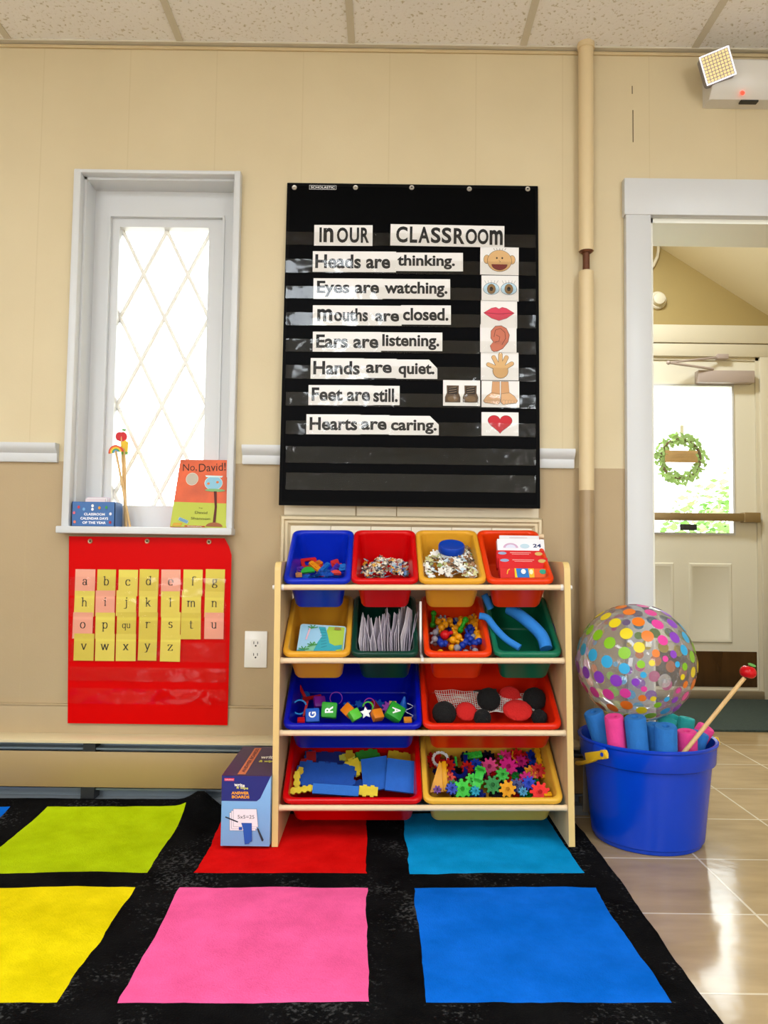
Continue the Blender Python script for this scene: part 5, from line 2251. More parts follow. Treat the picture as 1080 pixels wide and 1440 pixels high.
# ---- paper cut-outs in the dark green bin
q = BINS[5]
rnd = random.Random(8)
for k in range(25):
    f = k / 24
    px = 506 + 74 * f
    y0 = 0.05 + 0.03 * rnd.random()
    hgt = 0.085 + 0.03 * rnd.random() + (0.02 if 0.6 < f < .8 else 0)
    dep = 0.065 + 0.035 * rnd.random()
    xx = PY(px, 910, q.front.y + 0.06).x
    xx = min(max(xx, q.front.x - 0.066), q.front.x + 0.070)
    pts = [(0, 0), (dep, dep * .55), (dep, dep * .5 + hgt * .8), (dep * .7 + rnd.uniform(-.01, .01), dep * .35 + hgt), (dep * .35, hgt * .86), (0.0, hgt * .55)]
    Mq = Matrix(((0, 0, 1, 0), (1, 0, 0, 0), (0, 1, 0, 0), (0, 0, 0, 1)))
    b = B().prism(pts, -.0008, .0008)
    M_ = T(xx, q.front.y + y0, q.front.z - 0.062 + 0.5 * y0) @ R(rnd.uniform(-26, 20) - 4, 'Z') @ R(-9 + 16 * f + rnd.uniform(-7, 5), 'Y') @ Mq
    o = mk('paper_cutout', b, paper(rnd.choice(['#b9afbb', '#cfc7cd', '#a89eac', '#c4bcc4'])), None, M_)
    tag(o, 'grey-white paper cut-out standing among others in the dark green bin', 'paper', 'paper cut-outs in the dark green bin')

# ---- snap balls in the orange bin
q = BINS[6]


def snap_ball(kx, ky, colr, r, label, grp, lift=0.008, bar=False, ang=0, tx=0):
    r *= 1.18
    p = pile(q, 580 + kx / 4.5, 720 + ky / 4.5, lift, 0.028)
    b = B()
    if bar:
        d = Vector((math.cos(rad(ang)), 0.3 * math.sin(rad(ang)), math.sin(rad(ang))))
        b.sphere(tuple(d * .018), r)
        b.sphere(tuple(d * -.018), r)
        b.cyl(d * -.018, d * .018, r * .62, seg=12)
        o = mk('snap_bar', b, plastic(colr, .25), None, T(*p))
    else:
        b.sphere((0, 0, 0), r, u=18, v=12)
        d = Vector((math.cos(ang), -.4, math.sin(ang))).normalized()
        b.cyl(d * r * .8, d * r * 1.45, r * .36, seg=10)
        b.sphere(tuple(d * r * 1.5), r * .42, u=10, v=8)
        o = mk('snap_ball', b, plastic(colr, .25), None, T(*p))
    tag(o, label, 'toy', grp)


rnd = random.Random(17)
for kx, ky in [(235, 705), (205, 738), (183, 752), (165, 715), (270, 745), (302, 730), (265, 785), (290, 815), (255, 825), (355, 650), (365, 685), (385, 720), (410, 740), (445, 745), (420, 785), (395, 690), (300, 660), (335, 690), (455, 822), (150, 655), (228, 690), (445, 800), (330, 665), (425, 715)]:
    snap_ball(kx, ky, '#dc930f', .0098, 'yellow snap-together ball in the orange bin of toy balls', 'yellow snap balls', rnd.uniform(.004, .014), ang=rnd.uniform(0, 6))
for kx, ky in [(160, 630), (190, 682), (272, 680), (168, 750), (145, 775), (140, 812), (400, 645), (385, 802), (205, 700)]:
    snap_ball(kx, ky, '#8c8a92', .0088, 'grey snap-together ball in the orange bin of toy balls', 'grey snap balls', rnd.uniform(.003, .010), ang=rnd.uniform(0, 6))
for kx, ky in [(205, 635), (260, 638), (310, 640), (350, 798), (335, 825), (425, 832), (395, 838), (368, 812), (365, 745), (375, 770)]:
    snap_ball(kx, ky, '#16349a', .0095, 'blue snap-together ball in the orange bin of toy balls', 'blue snap balls', rnd.uniform(.0, .008), ang=rnd.uniform(0, 6))
snap_ball(130, 700, '#2f9c20', .0085, 'green snap bar standing at the side of the orange bin', 'green snap bars', .012, True, 85)
snap_ball(318, 740, '#2fa822', .0085, 'green snap bar leaning among the yellow balls', 'green snap bars', .014, True, 60)
snap_ball(205, 800, '#c4141a', .0125, 'large red snap ball at the front of the orange bin', 'red snap balls', .012, ang=.4)
snap_ball(218, 665, '#b5161c', .0095, 'small red snap ball at the back of the orange bin', 'red snap balls', .008, ang=2.4)
for k in range(38):
    p = under(q, rnd, 0.002, 0.020, 0.040)
    b = B().sphere((0, 0, 0), .0108, u=14, v=10)
    o = mk('snap_ball', b, plastic(rnd.choice(['#dc930f', '#16349a', '#8c8a92', '#6c1216'])), None, T(*p))
    tag(o, 'snap-together ball half buried in the orange bin of toy balls', 'toy', 'snap balls low in the orange bin')

# ---- foam arcs in the green bin
q = BINS[7]
m_foam = mat('blue foam', '#1f7bd0', 0.8, bump=0.3, bscale=120)
Y0 = q.front.y


def foam_arc(label, pix, offs, r, flatk=1.0, m_=m_foam):
    pts = []
    for (px, py), yo in zip(pix, offs):
        pts.append(PY(px, py, Y0 + yo))
    # smooth
    sm_ = []
    for i in range(len(pts) - 1):
        for k in range(6):
            t_ = k / 6
            a_, b_, c_, d_ = pts[max(i - 1, 0)], pts[i], pts[i + 1], pts[min(i + 2, len(pts) - 1)]
            sm_.append(0.5 * ((2 * b_) + (c_ - a_) * t_ + (2 * a_ - 5 * b_ + 4 * c_ - d_) * t_ ** 2 + (3 * b_ - a_ - 3 * c_ + d_) * t_ ** 3))
    sm_.append(pts[-1])
    c0 = sm_[len(sm_) // 2].copy()
    b = B().tube([p - c0 for p in sm_], r, 14)
    o = mk('foam_arc', b, m_, None, T(*c0))
    tag(o, label, 'foam piece', 'blue foam arcs')


foam_arc('blue foam arc hooked over the edge between the orange and green bins', [(674, 866), (685, 869), (697, 884), (712, 899), (731, 911)], [.10, .095, .085, .065, .045], .0105)
foam_arc('broad blue foam arc curving down into the green bin', [(716, 856), (732, 866), (750, 881), (763, 896), (768, 912)], [.155, .125, .09, .062, .040], .0185)
foam_arc('short blue foam arc behind the orange bins of the top two rows', [(681, 836), (685, 845), (690, 856)], [.15, .15, .15], .0110)
foam_arc('dark blue foam arc lying along the far side of the green bin', [(775, 879), (779, 890), (780, 902)], [.13, .11, .09], .008, 1, mat('navy foam', '#10247a', 0.8))

# ---- letter blocks in the wide blue bin
q = BINS[8]


def cpx(kx, ky):
    return 390 + kx / 5.143, 960 + ky / 5.143


def ring_handle(b, c, r, w=.0022, a0=-40, a1=220, M=None):
    pts = [Vector((c[0] + r * math.cos(rad(a0 + (a1 - a0) * i / 16)), c[1] + r * math.sin(rad(a0 + (a1 - a0) * i / 16)), 0)) for i in range(17)]
    b.tube(pts, w, 8)
    return b


def letter_block(kx, ky, s, colr, label, letter=None, tx=55, ty=0, spin=0, lift=.012, handle=None, lrot=0, thick=.5):
    p = pile(q, *cpx(kx, ky), lift, 0.04)
    t = thing('letter_block', label, 'toy block', pose(p, tx, ty, spin), 'letter blocks in the wide blue bin')
    b = B().box((s, s, s * thick), (0, 0, 0), bevel=s * .10)
    mk('block', b, plastic(colr, .3), t)
    if letter:
        a = Art(s * thick / 2 + .0004)
        a.text(letter, 0, 0, s * .42, s * .52, '#f2f4f2', 0.03, lrot)
        a.done('lettering', t)
    if handle:
        b = ring_handle(B(), (0, s * .62), s * .48)
        mk('loop_handle', b, plastic(handle, .3), t)
    return t


letter_block(255, 262, .042, '#1b56b8', 'blue letter block with a G and a loop handle', 'G', 62, 0, 4, .010, None, 90)
letter_block(375, 237, .047, '#2f9a2a', 'green letter block with an R beside the blue G block', 'R', 66, 0, -3, .016, None, 96)
letter_block(305, 172, .036, '#7a1f8e', 'purple block with a thin loop handle behind the green R block', None, 50, 20, 12, .014, None)
letter_block(515, 235, .034, '#df7a12', 'orange block tipped on edge beside the green R block', None, 50, -25, 42, .014, thick=.8)
letter_block(560, 262, .032, '#5fc43c', 'light green block leaning on the tipped orange block', None, 55, 20, 35, .012, thick=.7)
letter_block(722, 258, .032, '#de7d1c', 'orange block beside the white star piece', None, 45, 15, 20, .010, thick=.8)
letter_block(850, 248, .050, '#2b9a2c', 'large green letter block with an A at the end of the wide blue bin', 'A', 52, 18, -25, .014, None, -60, .6)
letter_block(988, 286, .024, '#e08a2a', 'small orange block in the front corner of the wide blue bin', None, 20, 0, 3, .006)
letter_block(172, 286, .022, '#c2141c', 'small red block in the other front corner of the wide blue bin', None, 20, 0, 5, .006)


def toy(name, kx, ky, b, colr, label, tx=55, ty=0, spin=0, lift=.012, cat='toy', qq=None, grp='loose toys in the wide blue bin', conv=None, mrg=.035):
    p = pile(qq or q, *(conv or cpx)(kx, ky), lift, mrg)
    return tag(mk(name, b, plastic(colr, .32), None, pose(p, tx, ty, spin)), label, cat, grp)


toy('toy_ring', 150, 212, ring_handle(B(), (0, 0), .021, .0027, 20, 320), '#2f8fd6', 'light blue loop handle standing at the side of the wide blue bin', 70, 0, 0, .016)
toy('toy_ring', 425, 165, ring_handle(B(), (0, 0), .019, .0013, -60, 240), '#8a2fa2', 'thin purple loop above the green R block', 70, 0, 0, .024)
toy('toy_ring', 665, 190, ring_handle(B(), (0, 0), .016, .0016, -60, 250), '#a52fa0', 'thin magenta loop behind the white star piece', 70, 0, 0, .018)
toy('toy_ring', 655, 215, ring_handle(B(), (0, 0), .015, .0026, -20, 190), '#4fb53a', 'light green half loop over the white star piece', 65, 0, -10, .018)
toy('toy_stick', 168, 110, B().box((.010, .062, .006), bevel=.002), '#c21a1c', 'red stick leaning up in the corner of the wide blue bin', 62, 0, 28, .014)
toy('toy_stick', 250, 140, B().box((.06, .012, .008), bevel=.002), '#b3171c', 'red stick lying across behind the purple block', 40, 0, 14, .014)
toy('toy_stick', 205, 215, B().box((.008, .05, .006), bevel=.002), '#a8151a', 'red stick crossing the light blue loop handle', 60, 0, -10, .012)
toy('toy_disc', 203, 95, B().lathe([(.014, -.003), (.016, 0), (.014, .003), (.006, .003), (.006, .001), (.0002, .001)], 20), '#1d5fbc', 'blue wheel lying flat at the back corner of the wide blue bin', 50, 0, 0, .004)
st = []
for i in range(10):
    r_ = .018 if i % 2 == 0 else .009
    st.append((r_ * math.cos(PI * i / 5 + .3), r_ * math.sin(PI * i / 5 + .3)))
toy('toy_star', 640, 250, B().prism(st, -.003, .003), '#eef0ee', 'white star piece in the middle of the wide blue bin', 65, 0, 10, .014)
toy('toy_tile', 705, 190, B().box((.022, .036, .006), bevel=.002), '#7c1218', 'dark red tile standing behind the orange block', 60, 20, 40, .010)
toy('toy_flower', 805, 205, B().prism(gear_poly(.022, 9, .3), -.004, .004), '#8d2a9c', 'purple flower piece behind the large green A block', 60, 0, 0, .010)
toy('toy_comb', 835, 205, B().box((.024, .010, .006), bevel=.001).box((.003, .010, .005), (-.009, .009, 0)).box((.003, .010, .005), (-.0045, .009, 0)).box((.003, .010, .005), (0, .009, 0)).box((.003, .010, .005), (.0045, .009, 0)).box((.003, .010, .005), (.009, .009, 0)), '#d9c02c', 'yellow comb-shaped piece on the purple flower piece', 65, 0, 0, .017)
toy('toy_cone', 905, 195, B().lathe([(.016, 0), (.003, .042), (.0005, .043)], 18), '#1d62c4', 'blue cone standing behind the large green A block', 10, 8, 0, .0)
for kx, ky, s_, lb in ((510, 188, .018, 'blue flower piece behind the tipped orange block'), (735, 170, .017, 'blue flower piece at the back behind the dark red tile'), (590, 170, .014, 'small blue flower piece at the back middle of the wide blue bin')):
    toy('toy_flower', kx, ky, B().prism(gear_poly(s_, 6, .35), -.003, .003), '#1b55b4', lb, 45, 10, 20, .006)
wv = [Vector((.012 * math.sin(i * .9), .004 * i - .02, .002 * math.cos(i * 1.3))) for i in range(12)]
toy('toy_spring', 960, 235, B().tube(wv, .0011, 6), '#cfd5df', 'thin pale wavy wire piece at the end of the wide blue bin', 70, 0, 0, .012)

# ---- net bag, puffs and discs in the wide orange-red bin
q = BINS[9]


def cp8(kx, ky):
    return 580 + kx / 4.32, 930 + ky / 4.32


Yb = q.front.y
c4 = [PY(*cp8(135, 178), Yb + .180), PY(*cp8(770, 205), Yb + .175), PY(*cp8(740, 300), Yb + .125), PY(*cp8(185, 325), Yb + .118)]
b = B()
nu, nv = 46, 13
rows_ = []
c0 = (c4[0] + c4[2]) / 2
for j in range(nv + 1):
    rr = []
    for i in range(nu + 1):
        fu, fv = i / nu, j / nv
        p = (c4[0] * (1 - fu) + c4[1] * fu) * (1 - fv) + (c4[3] * (1 - fu) + c4[2] * fu) * fv
        p = p + Vector((0, 0.006 * noise.noise(Vector((fu * 5, fv * 4, 2))), 0.012 * noise.noise(Vector((fu * 6, fv * 3, 8))) + (.006 * math.sin(fu * 8) if j == 0 else 0)))
        rr.append(b.bm.verts.new(p - c0))
    rows_.append(rr)
for j in range(nv):
    for i in range(nu):
        b.bm.faces.new((rows_[j][i], rows_[j][i + 1], rows_[j + 1][i + 1], rows_[j + 1][i]))
net = mk('net_bag', b, mat('white netting', '#e6dfd6', 0.8), None, T(*c0))
wf = net.modifiers.new('net', 'WIREFRAME')
wf.thickness = 0.0024
wf.use_even_offset = False
tag(net, 'white netting bag spread at the back of the orange-red bin', 'bag')
m_bfuz = mat('black fuzzy felt', '#070707', 0.95, bump=1.0, bscale=260)
m_rfuz = mat('red fuzzy felt', '#c5140f', 0.9, bump=0.7, bscale=220)


def puff(kx, ky, r, m_, label, name, lift=.02, sc=(1, 1, .8), tx=60):
    p = pile(q, *cp8(kx, ky), lift, 0.05)
    tmp = bmesh.new()
    bmesh.ops.create_icosphere(tmp, subdivisions=4, radius=r)
    for v in tmp.verts:
        v.co *= 1 + 0.05 * noise.noise(v.co * 160) + 0.03 * noise.noise(v.co * 420)
    b = B()
    b.join(tmp, Matrix.Diagonal((*sc, 1)))
    tag(mk(name, b, m_, None, pose(p, tx)), label, 'toy', 'puffs and discs in the orange-red bin')


puff(192, 345, .036, m_bfuz, 'black fuzzy puff in the front corner of the orange-red bin', 'fabric_puff', .016)
puff(460, 298, .036, m_bfuz, 'black fuzzy puff in front of the net bag, between two red discs', 'fabric_puff', .036)
puff(425, 355, .026, m_bfuz, 'small black puff under the middle black puff', 'fabric_puff', .006)
puff(738, 292, .036, m_bfuz, 'black fuzzy puff near the organizer end of the orange-red bin', 'fabric_puff', .034)
puff(815, 352, .024, m_bfuz, 'small black puff in the far front corner of the orange-red bin', 'fabric_puff', .006)
puff(325, 338, .031, m_rfuz, 'red disc beside the corner black puff', 'felt_disc', .018, (1, 1, .35), 50)
puff(590, 275, .036, m_rfuz, 'red disc standing against the net bag', 'felt_disc', .030, (1, 1, .3), 62)
puff(637, 338, .044, m_rfuz, 'large red disc lying at the front of the orange-red bin', 'felt_disc', .022, (1, .9, .3), 38)
pp_ = [PY(*cp8(370, 184), Yb + .205), PY(*cp8(440, 180), Yb + .205), PY(*cp8(510, 172), Yb + .205)]
b = B().tube([p - pp_[1] for p in pp_], [.004, .0055, .0035], 10)
tag(mk('marker_pen', b, m_black, None, T(*pp_[1])), 'black marker pen lying behind the net bag', 'pen')

# ---- foam sheets in the wide red bin
q = BINS[10]


def cp7(kx, ky):
    return 370 + kx / 4.696, 930 + ky / 4.696


def notch_poly(w, h, n, m, d):
    """sheet with square puzzle notches along its sides"""
    pts = []
    def side(a, c, k):
        a, c = Vector(a), Vector(c)
        v = (c - a)
        nn = Vector((v.y, -v.x)).normalized() * d
        out = []
        for i in range(k):
            p0_, p1_ = a + v * i / k, a + v * (i + 1) / k
            if i % 2:
                out += [p0_, p0_ + nn, p1_ + nn, p1_]
            else:
                out += [p0_, p1_]
        return out
    P_ = []
    P_ += side((-w / 2, -h / 2), (w / 2, -h / 2), n)
    P_ += side((w / 2, -h / 2), (w / 2, h / 2), m)
    P_ += side((w / 2, h / 2), (-w / 2, h / 2), n)
    P_ += side((-w / 2, h / 2), (-w / 2, -h / 2), m)
    seen_ = []
    for p in P_:
        if not seen_ or (p - seen_[-1]).length > 1e-5:
            seen_.append(p)
    if (seen_[0] - seen_[-1]).length < 1e-5:
        seen_.pop()
    return [(p.x, p.y) for p in seen_]


def mfoam(c):
    return mat('toy foam ' + c, c, 0.75, var=0.08, scale=30, bump=0.35, bscale=150)


def foam(kx, ky, w, h, colr, label, tx=30, ty=0, spin=0, lift=.01, n=5, m_=3, d=.004, thk=.008, mrg=.06):
    p = pile(q, *cp7(kx, ky), lift, mrg)
    poly = notch_poly(w, h, n, m_, d) if d else [(-w / 2, -h / 2), (w / 2, -h / 2), (w / 2, h / 2), (-w / 2, h / 2)]
    b = B().prism(poly, -thk / 2, thk / 2)
    tag(mk('foam_sheet', b, mfoam(colr), None, pose(p, tx, ty, spin)), label, 'foam sheet', 'foam sheets in the wide red bin')


foam(415, 775, .170, .085, '#1350b0', 'large blue foam sheet with notched sides lying in the red bin', 36, 3, -3, .010, 9, 5, .006)
foam(445, 640, .10, .05, '#0d2c86', 'dark blue foam sheet at the back of the red bin', 30, 0, 0, .004, 5, 3, .004)
foam(740, 775, .080, .105, '#155fc0', 'blue foam sheet leaning beside the green one', 48, -8, 6, .016, 1, 1, 0)
foam(912, 800, .090, .100, '#1762c4', 'plain blue foam sheet standing at the end of the red bin', 50, 6, -4, .022, 1, 1, 0)
foam(690, 650, .070, .050, '#2f9a2c', 'green foam sheet behind the leaning blue sheet', 36, 0, 12, .010, 5, 3, .005)
foam(600, 735, .045, .050, '#d9bd1f', 'yellow notched foam piece between the two largest blue sheets', 45, 0, 25, .018, 3, 3, .006)
foam(915, 640, .080, .034, '#d6b923', 'yellow foam strip behind the plain blue sheet', 38, 4, -8, .012, 5, 1, .004)
foam(570, 660, .022, .06, '#d2b21e', 'upright yellow foam strip at the back middle of the red bin', 40, 0, 4, .008, 1, 5, .004)
foam(560, 600, .05, .018, '#cfcf4a', 'pale yellow foam strip highest at the back of the red bin', 40, 0, 8, .010, 5, 1, .003)
foam(175, 815, .014, .050, '#dcc12a', 'yellow foam strip standing at the side of the red bin', 60, 0, 3, .016, 1, 5, .003, mrg=.032)
foam(210, 775, .014, .044, '#d8b822', 'yellow foam strip leaning beside the standing yellow strip', 60, 0, -10, .014, 1, 5, .003, mrg=.036)
foam(255, 872, .075, .014, '#dcc12a', 'long yellow foam strip along the front of the red bin', 55, 0, 10, .012, 9, 1, .003, mrg=.05)
foam(480, 880, .135, .028, '#1a66bf', 'blue foam bar lying along the front of the red bin', 62, 0, -3, .014, 1, 1, 0, .02)
foam(695, 886, .055, .026, '#dcc02a', 'yellow foam tile with a hole at the front of the red bin', 55, 0, -4, .014, 5, 1, .004)
foam(318, 655, .030, .036, '#b3141a', 'small red foam tile at the back of the red bin', 45, 0, 5, .012, 1, 1, 0)
foam(260, 640, .034, .044, '#12439c', 'blue foam tile beside the small red tile', 40, 10, 10, .008, 3, 3, .004)
foam(215, 700, .022, .040, '#c2171b', 'red foam strip in the back corner of the red bin', 50, 0, 8, .008, 1, 3, .003, mrg=.045)
foam(400, 745, .05, .03, '#0e3f9a', 'darker blue foam cut-out lying on the large blue sheet', 38, 3, 40, .0185, 3, 3, .006, .004)
for k in range(5):
    p = under(q, random.Random(k + 50), .008, .022, .11)
    b = B().prism(notch_poly(.09, .05, 5, 3, .004), -.003, .003)
    tag(mk('foam_sheet', b, mfoam('#12439c' if k % 2 else '#b3141a'), None, pose(p, 18, 0, k * 40)), 'foam sheet half buried low in the wide red bin', 'foam sheet', 'foam sheets low in the red bin')

# ---- gears in the wide yellow bin
q = BINS[11]


def cp6(kx, ky):
    return 590 + kx / 5.143, 1050 + ky / 5.143


gears = [
    (505, 165, 66, '#dd2f7e', 10, 55, 'pink gear with ten teeth beside the light green bar'),
    (640, 180, 72, '#d81f86', 10, 48, 'largest pink gear in the middle of the gear bin'),
    (612, 88, 60, '#de2a80', 10, 45, 'pink gear directly behind the largest pink gear'),
    (732, 130, 50, '#bf1a72', 9, 45, 'dark pink gear next to the blue gear at the back'),
    (685, 60, 62, '#cf1c18', 9, 40, 'red gear at the back of the gear bin'),
    (745, 45, 48, '#c41a16', 9, 35, 'red gear at the back beside the large blue gear'),
    (825, 95, 64, '#0d2f9e', 10, 42, 'large blue gear at the back of the gear bin'),
    (878, 210, 58, '#c2150f', 9, 50, 'red gear leaning by the yellow rail'),
    (800, 212, 54, '#e2930f', 8, 48, 'orange-yellow gear beside the red gear by the rail'),
    (770, 262, 60, '#c41a78', 9, 50, 'pink gear under the small blue gear'),
    (788, 298, 50, '#0f37b4', 9, 58, 'small blue gear in front of a pink gear'),
    (868, 352, 72, '#e0160e', 9, 55, 'bright red gear at the front corner of the gear bin'),
    (635, 328, 62, '#e09a0c', 8, 62, 'yellow gear standing at the front of the gear bin'),
    (525, 312, 64, '#157a2e', 9, 58, 'dark green gear beside the yellow gear at the front'),
    (305, 328, 70, '#37bf36', 8, 60, 'light green gear at the front of the gear bin'),
    (372, 255, 42, '#3fc63c', 7, 58, 'small light green gear above the light green gear in front'),
    (595, 238, 52, '#35b83a', 8, 50, 'light green gear behind the dark green gear'),
    (700, 308, 56, '#0b1c66', 9, 45, 'navy gear between the yellow gear and the small blue gear'),
    (85, 120, 66, '#b5140f', 9, 40, 'red gear at the back side of the gear bin'),
    (205, 175, 58, '#bf170f', 9, 45, 'red gear behind the yellow frame'),
    (215, 250, 44, '#d3300f', 8, 50, 'small orange-red gear beside the yellow frame'),
    (345, 175, 50, '#b8150f', 9, 45, 'red gear inside the blue curved track'),
    (405, 165, 46, '#1233a6', 9, 45, 'blue gear below the light green beam'),
    (480, 60, 60, '#0c1020', 9, 30, 'black gear at the back of the gear bin'),
    (330, 40, 50, '#141a3c', 9, 30, 'dark navy gear at the back behind the blue track'),
    (230, 340, 44, '#1236a4', 9, 45, 'small blue gear at the front by the yellow frame'),
    (400, 345, 36, '#1c93b0', 8, 50, 'small teal gear at the front beside a light green gear'),
    (85, 335, 30, '#5a1f7c', 7, 45, 'small purple gear in the front corner'),
    (240, 310, 36, '#1b6b2a', 7, 45, 'small dark green gear behind the front blue gear'),
    (745, 350, 34, '#1a7fa8', 8, 45, 'small teal gear beside the bright red gear'),
]
rnd = random.Random(31)
for i, (kx, ky, r_, colr, n_, tx, lb) in enumerate(gears):
    p = pile(q, *cp6(kx, ky), .010 + .006 * (i % 3 == 1), 0.045)
    o = mk('toy_gear', gear_mesh(r_ * .000414, n_, .011), plastic(colr, .3), None, pose(p, min(75, tx + 12), rnd.uniform(-12, 12), rnd.uniform(0, 60)))
    tag(o, lb, 'toy gear', 'toy gears in the yellow bin')
for k in range(30):
    p = under(q, rnd, .004, .026, .050)
    o = mk('toy_gear', gear_mesh(.026, 9, .011), plastic(rnd.choice(['#b5140f', '#0c1c66', '#101218', '#157a2e', '#7c1226'])), None, pose(p, rnd.uniform(5, 40), rnd.uniform(-20, 20), rnd.uniform(0, 90)))
    tag(o, 'toy gear half buried low in the wide yellow bin', 'toy gear', 'toy gears low in the yellow bin')


def gtoy(name, kx, ky, b, colr, label, tx=50, ty=0, spin=0, lift=.014, mrg=.03):
    p = pile(q, *cp6(kx, ky), lift, mrg)
    tag(mk(name, b, plastic(colr, .3), None, pose(p, tx, ty, spin)), label, 'toy', 'other gear-set pieces in the yellow bin')


bm_ = B().box((.058, .020, .012), bevel=.001)
for k in range(5):
    bm_.cyl((-.023 + .0115 * k, 0, .006), (-.023 + .0115 * k, 0, .0105), .0042, seg=10)
    bm_.box((.004, .024, .008), (-.023 + .0115 * k, 0, 0))
gtoy('toy_beam', 383, 92, bm_, '#39bf3c', 'light green studded beam at the back of the gear bin', 55, 0, 10, .016)
gtoy('toy_beam', 425, 262, B().box((.026, .068, .012), bevel=.001).box((.034, .01, .012), (0, .022, 0)).box((.034, .01, .012), (0, -.012, 0)), '#3cc440', 'light green bar between the pink gear and the front green gear', 56, 0, -18, .018)
u_ = ell(0, -.012, .026, .026, 180, 360, 16) + [(.026, .045), (.014, .045)] + list(reversed(ell(0, -.012, .014, .014, 180, 360, 12))) + [(-.014, .02), (-.026, .02)]
gtoy('toy_track', 285, 175, B().prism(u_, -.006, .006), '#0c1f7a', 'dark blue curved track piece at the back of the gear bin', 42, 0, -4, .010)
ch_ = B()
for i in range(10):
    a = 2 * PI * i / 10
    ch_.box((.012, .009, .004), M=T(.023 * math.cos(a), .021 * math.sin(a), 0) @ Matrix.Rotation(a + PI / 2, 4, 'Z'), bevel=.001)
    a2 = a + PI / 10
    ch_.cyl((.023 * math.cos(a2) * .98, .021 * math.sin(a2) * .98, -.003), (.023 * math.cos(a2) * .98, .021 * math.sin(a2) * .98, .003), .0028, seg=8)
gtoy('toy_chain', 150, 128, ch_, '#e9ebee', 'white chain ring at the back side of the gear bin', 58, 0, 0, .018)
fr = B()
fr.prism([(-.028, -.046), (.016, -.046), (.016, .03), (.006, .045)], -.004, .004)
fr.box((.014, .088, .016), (.019, -.002, 0), bevel=.002)
for k in range(5):
    fr.cyl((.026, -.036 + .017 * k, 0), (.030, -.036 + .017 * k, 0), .004, seg=8)
gtoy('toy_trestle', 135, 262, fr, '#dd9a0c', 'yellow upright frame piece at the side of the gear bin', 60, -8, 2, .022)
rl = B().box((.012, .10, .012), bevel=.001)
for k in range(6):
    rl.box((.018, .008, .010), (0, -.04 + .016 * k, 0))
gtoy('toy_rail', 922, 175, rl, '#e2a20e', 'yellow notched rail leaning at the other side of the gear bin', 48, 0, 4, .026, .034)
gtoy('toy_rail', 945, 362, B().box((.024, .014, .010), bevel=.001), '#dc9a10', 'short yellow rail in the front corner by the red gear', 30, 0, 4, .006, .036)
gtoy('toy_beam', 262, 140, B().box((.007, .03, .007), bevel=.001), '#3bb83a', 'small light green peg inside the curved track', 55, 0, 6, .016)
gtoy('toy_beam', 575, 40, B().box((.014, .014, .010), bevel=.001), '#38b83c', 'small light green block at the back by the pink gears', 40, 0, 6, .012)
gtoy('toy_clip', 690, 120, B().tube([(-.006, .018, 0), (-.010, 0, 0), (.006, -.02, 0)], .0024, 8), '#e0a012', 'bent yellow clip between the pink gears', 55, 0, 0, .022)

# ================================================================== ANSWER BOX BESIDE THE ORGANIZER
GY = -0.4195
fl_, fr_ = PY(311.5, 1188, GY), PY(380.5, 1188, GY)
bw = fr_.x - fl_.x
bh = PY(346, 1091, GY).z - 0.0195
bd = 0.325
t = thing('game_box', 'tall blue and purple box of answer boards standing beside the organizer', 'box', T((fl_.x + fr_.x) / 2 - 0.003, GY, 0.0195))
b = B().box2((-bw / 2, 0, 0), (bw / 2, bd, bh), bevel=0.001)
mk('carton', b, mat('box light blue', '#7fb4e6', 0.4), t)
b = B()
b.box2((-bw / 2 - .0006, -.0006, bh * .996), (bw / 2 + .0006, bd + .0006, bh + .0008))
mk('box_top', b, mat('box purple', '#3a1d52', 0.4), t)
b = B().box2((-bw / 2 - .0007, .0, bh * .62), (-bw / 2, bd, bh))
mk('box_side', b, mat('box purple', '#3a1d52', 0.4), t)
a = Art(0.0004)
X0, X1 = -bw / 2, bw / 2
a.fill([(X0, bh * .64), (X0 + bw * .72, bh * .64), (X0 + bw * .79, bh * .68), (X1, bh), (X0, bh)], '#1b2478')
a.fill([(X0 + bw * .05, bh * .925), (X0 + bw * .25, bh * .925), (X0 + bw * .25, bh * .965), (X0 + bw * .05, bh * .965)], '#d43a5a')
a.text('Lakeshore', X0 + bw * .15, bh * .945, bw * .17, bh * .018, '#f6e4e8', .01)
a.text('write', X0 + bw * .36, bh * .868, bw * .22, bh * .05, '#f0f0e6', .03, -6)
a.text('& wipe', X0 + bw * .42, bh * .825, bw * .24, bh * .045, '#d9d76a', .03, -4)
a.text('ANSWER', X0 + bw * .38, bh * .755, bw * .36, bh * .043, '#f0a51e', .04)
a.text('BOARDS', X0 + bw * .39, bh * .70, bw * .36, bh * .043, '#f0a51e', .04)
for dx, dz in ((-.075, -.055), (-.04, -.028), (0, 0)):
    a.fill([(X0 + bw * (.26 + dx), bh * (.28 + dz)), (X0 + bw * (.76 + dx * .6), bh * (.28 + dz)), (X0 + bw * (.72 + dx), bh * (.53 + dz)), (X0 + bw * (.25 + dx), bh * (.53 + dz))], '#efeaf2', '#4a4a68', .001)
a.text('5x5=25', X0 + bw * .51, bh * .42, bw * .34, bh * .05, '#22242e', .0)
a.line([(X0 + bw * .09, bh * .415), (X0 + bw * .35, bh * .345)], .0035, '#1a2336')
a.fill([(X0 + bw * .42, bh * .33), (X0 + bw * .63, bh * .33), (X0 + bw * .64, bh * .08), (X0 + bw * .60, bh * .07), (X0 + bw * .58, bh * .045), (X0 + bw * .50, bh * .035), (X0 + bw * .46, bh * .25)], '#1d55b4', '#123a80', .001)
a.fill([(X0 + bw * .37, bh * .235), (X0 + bw * .44, bh * .235), (X0 + bw * .44, bh * .275), (X0 + bw * .37, bh * .275)], '#1d55b4')
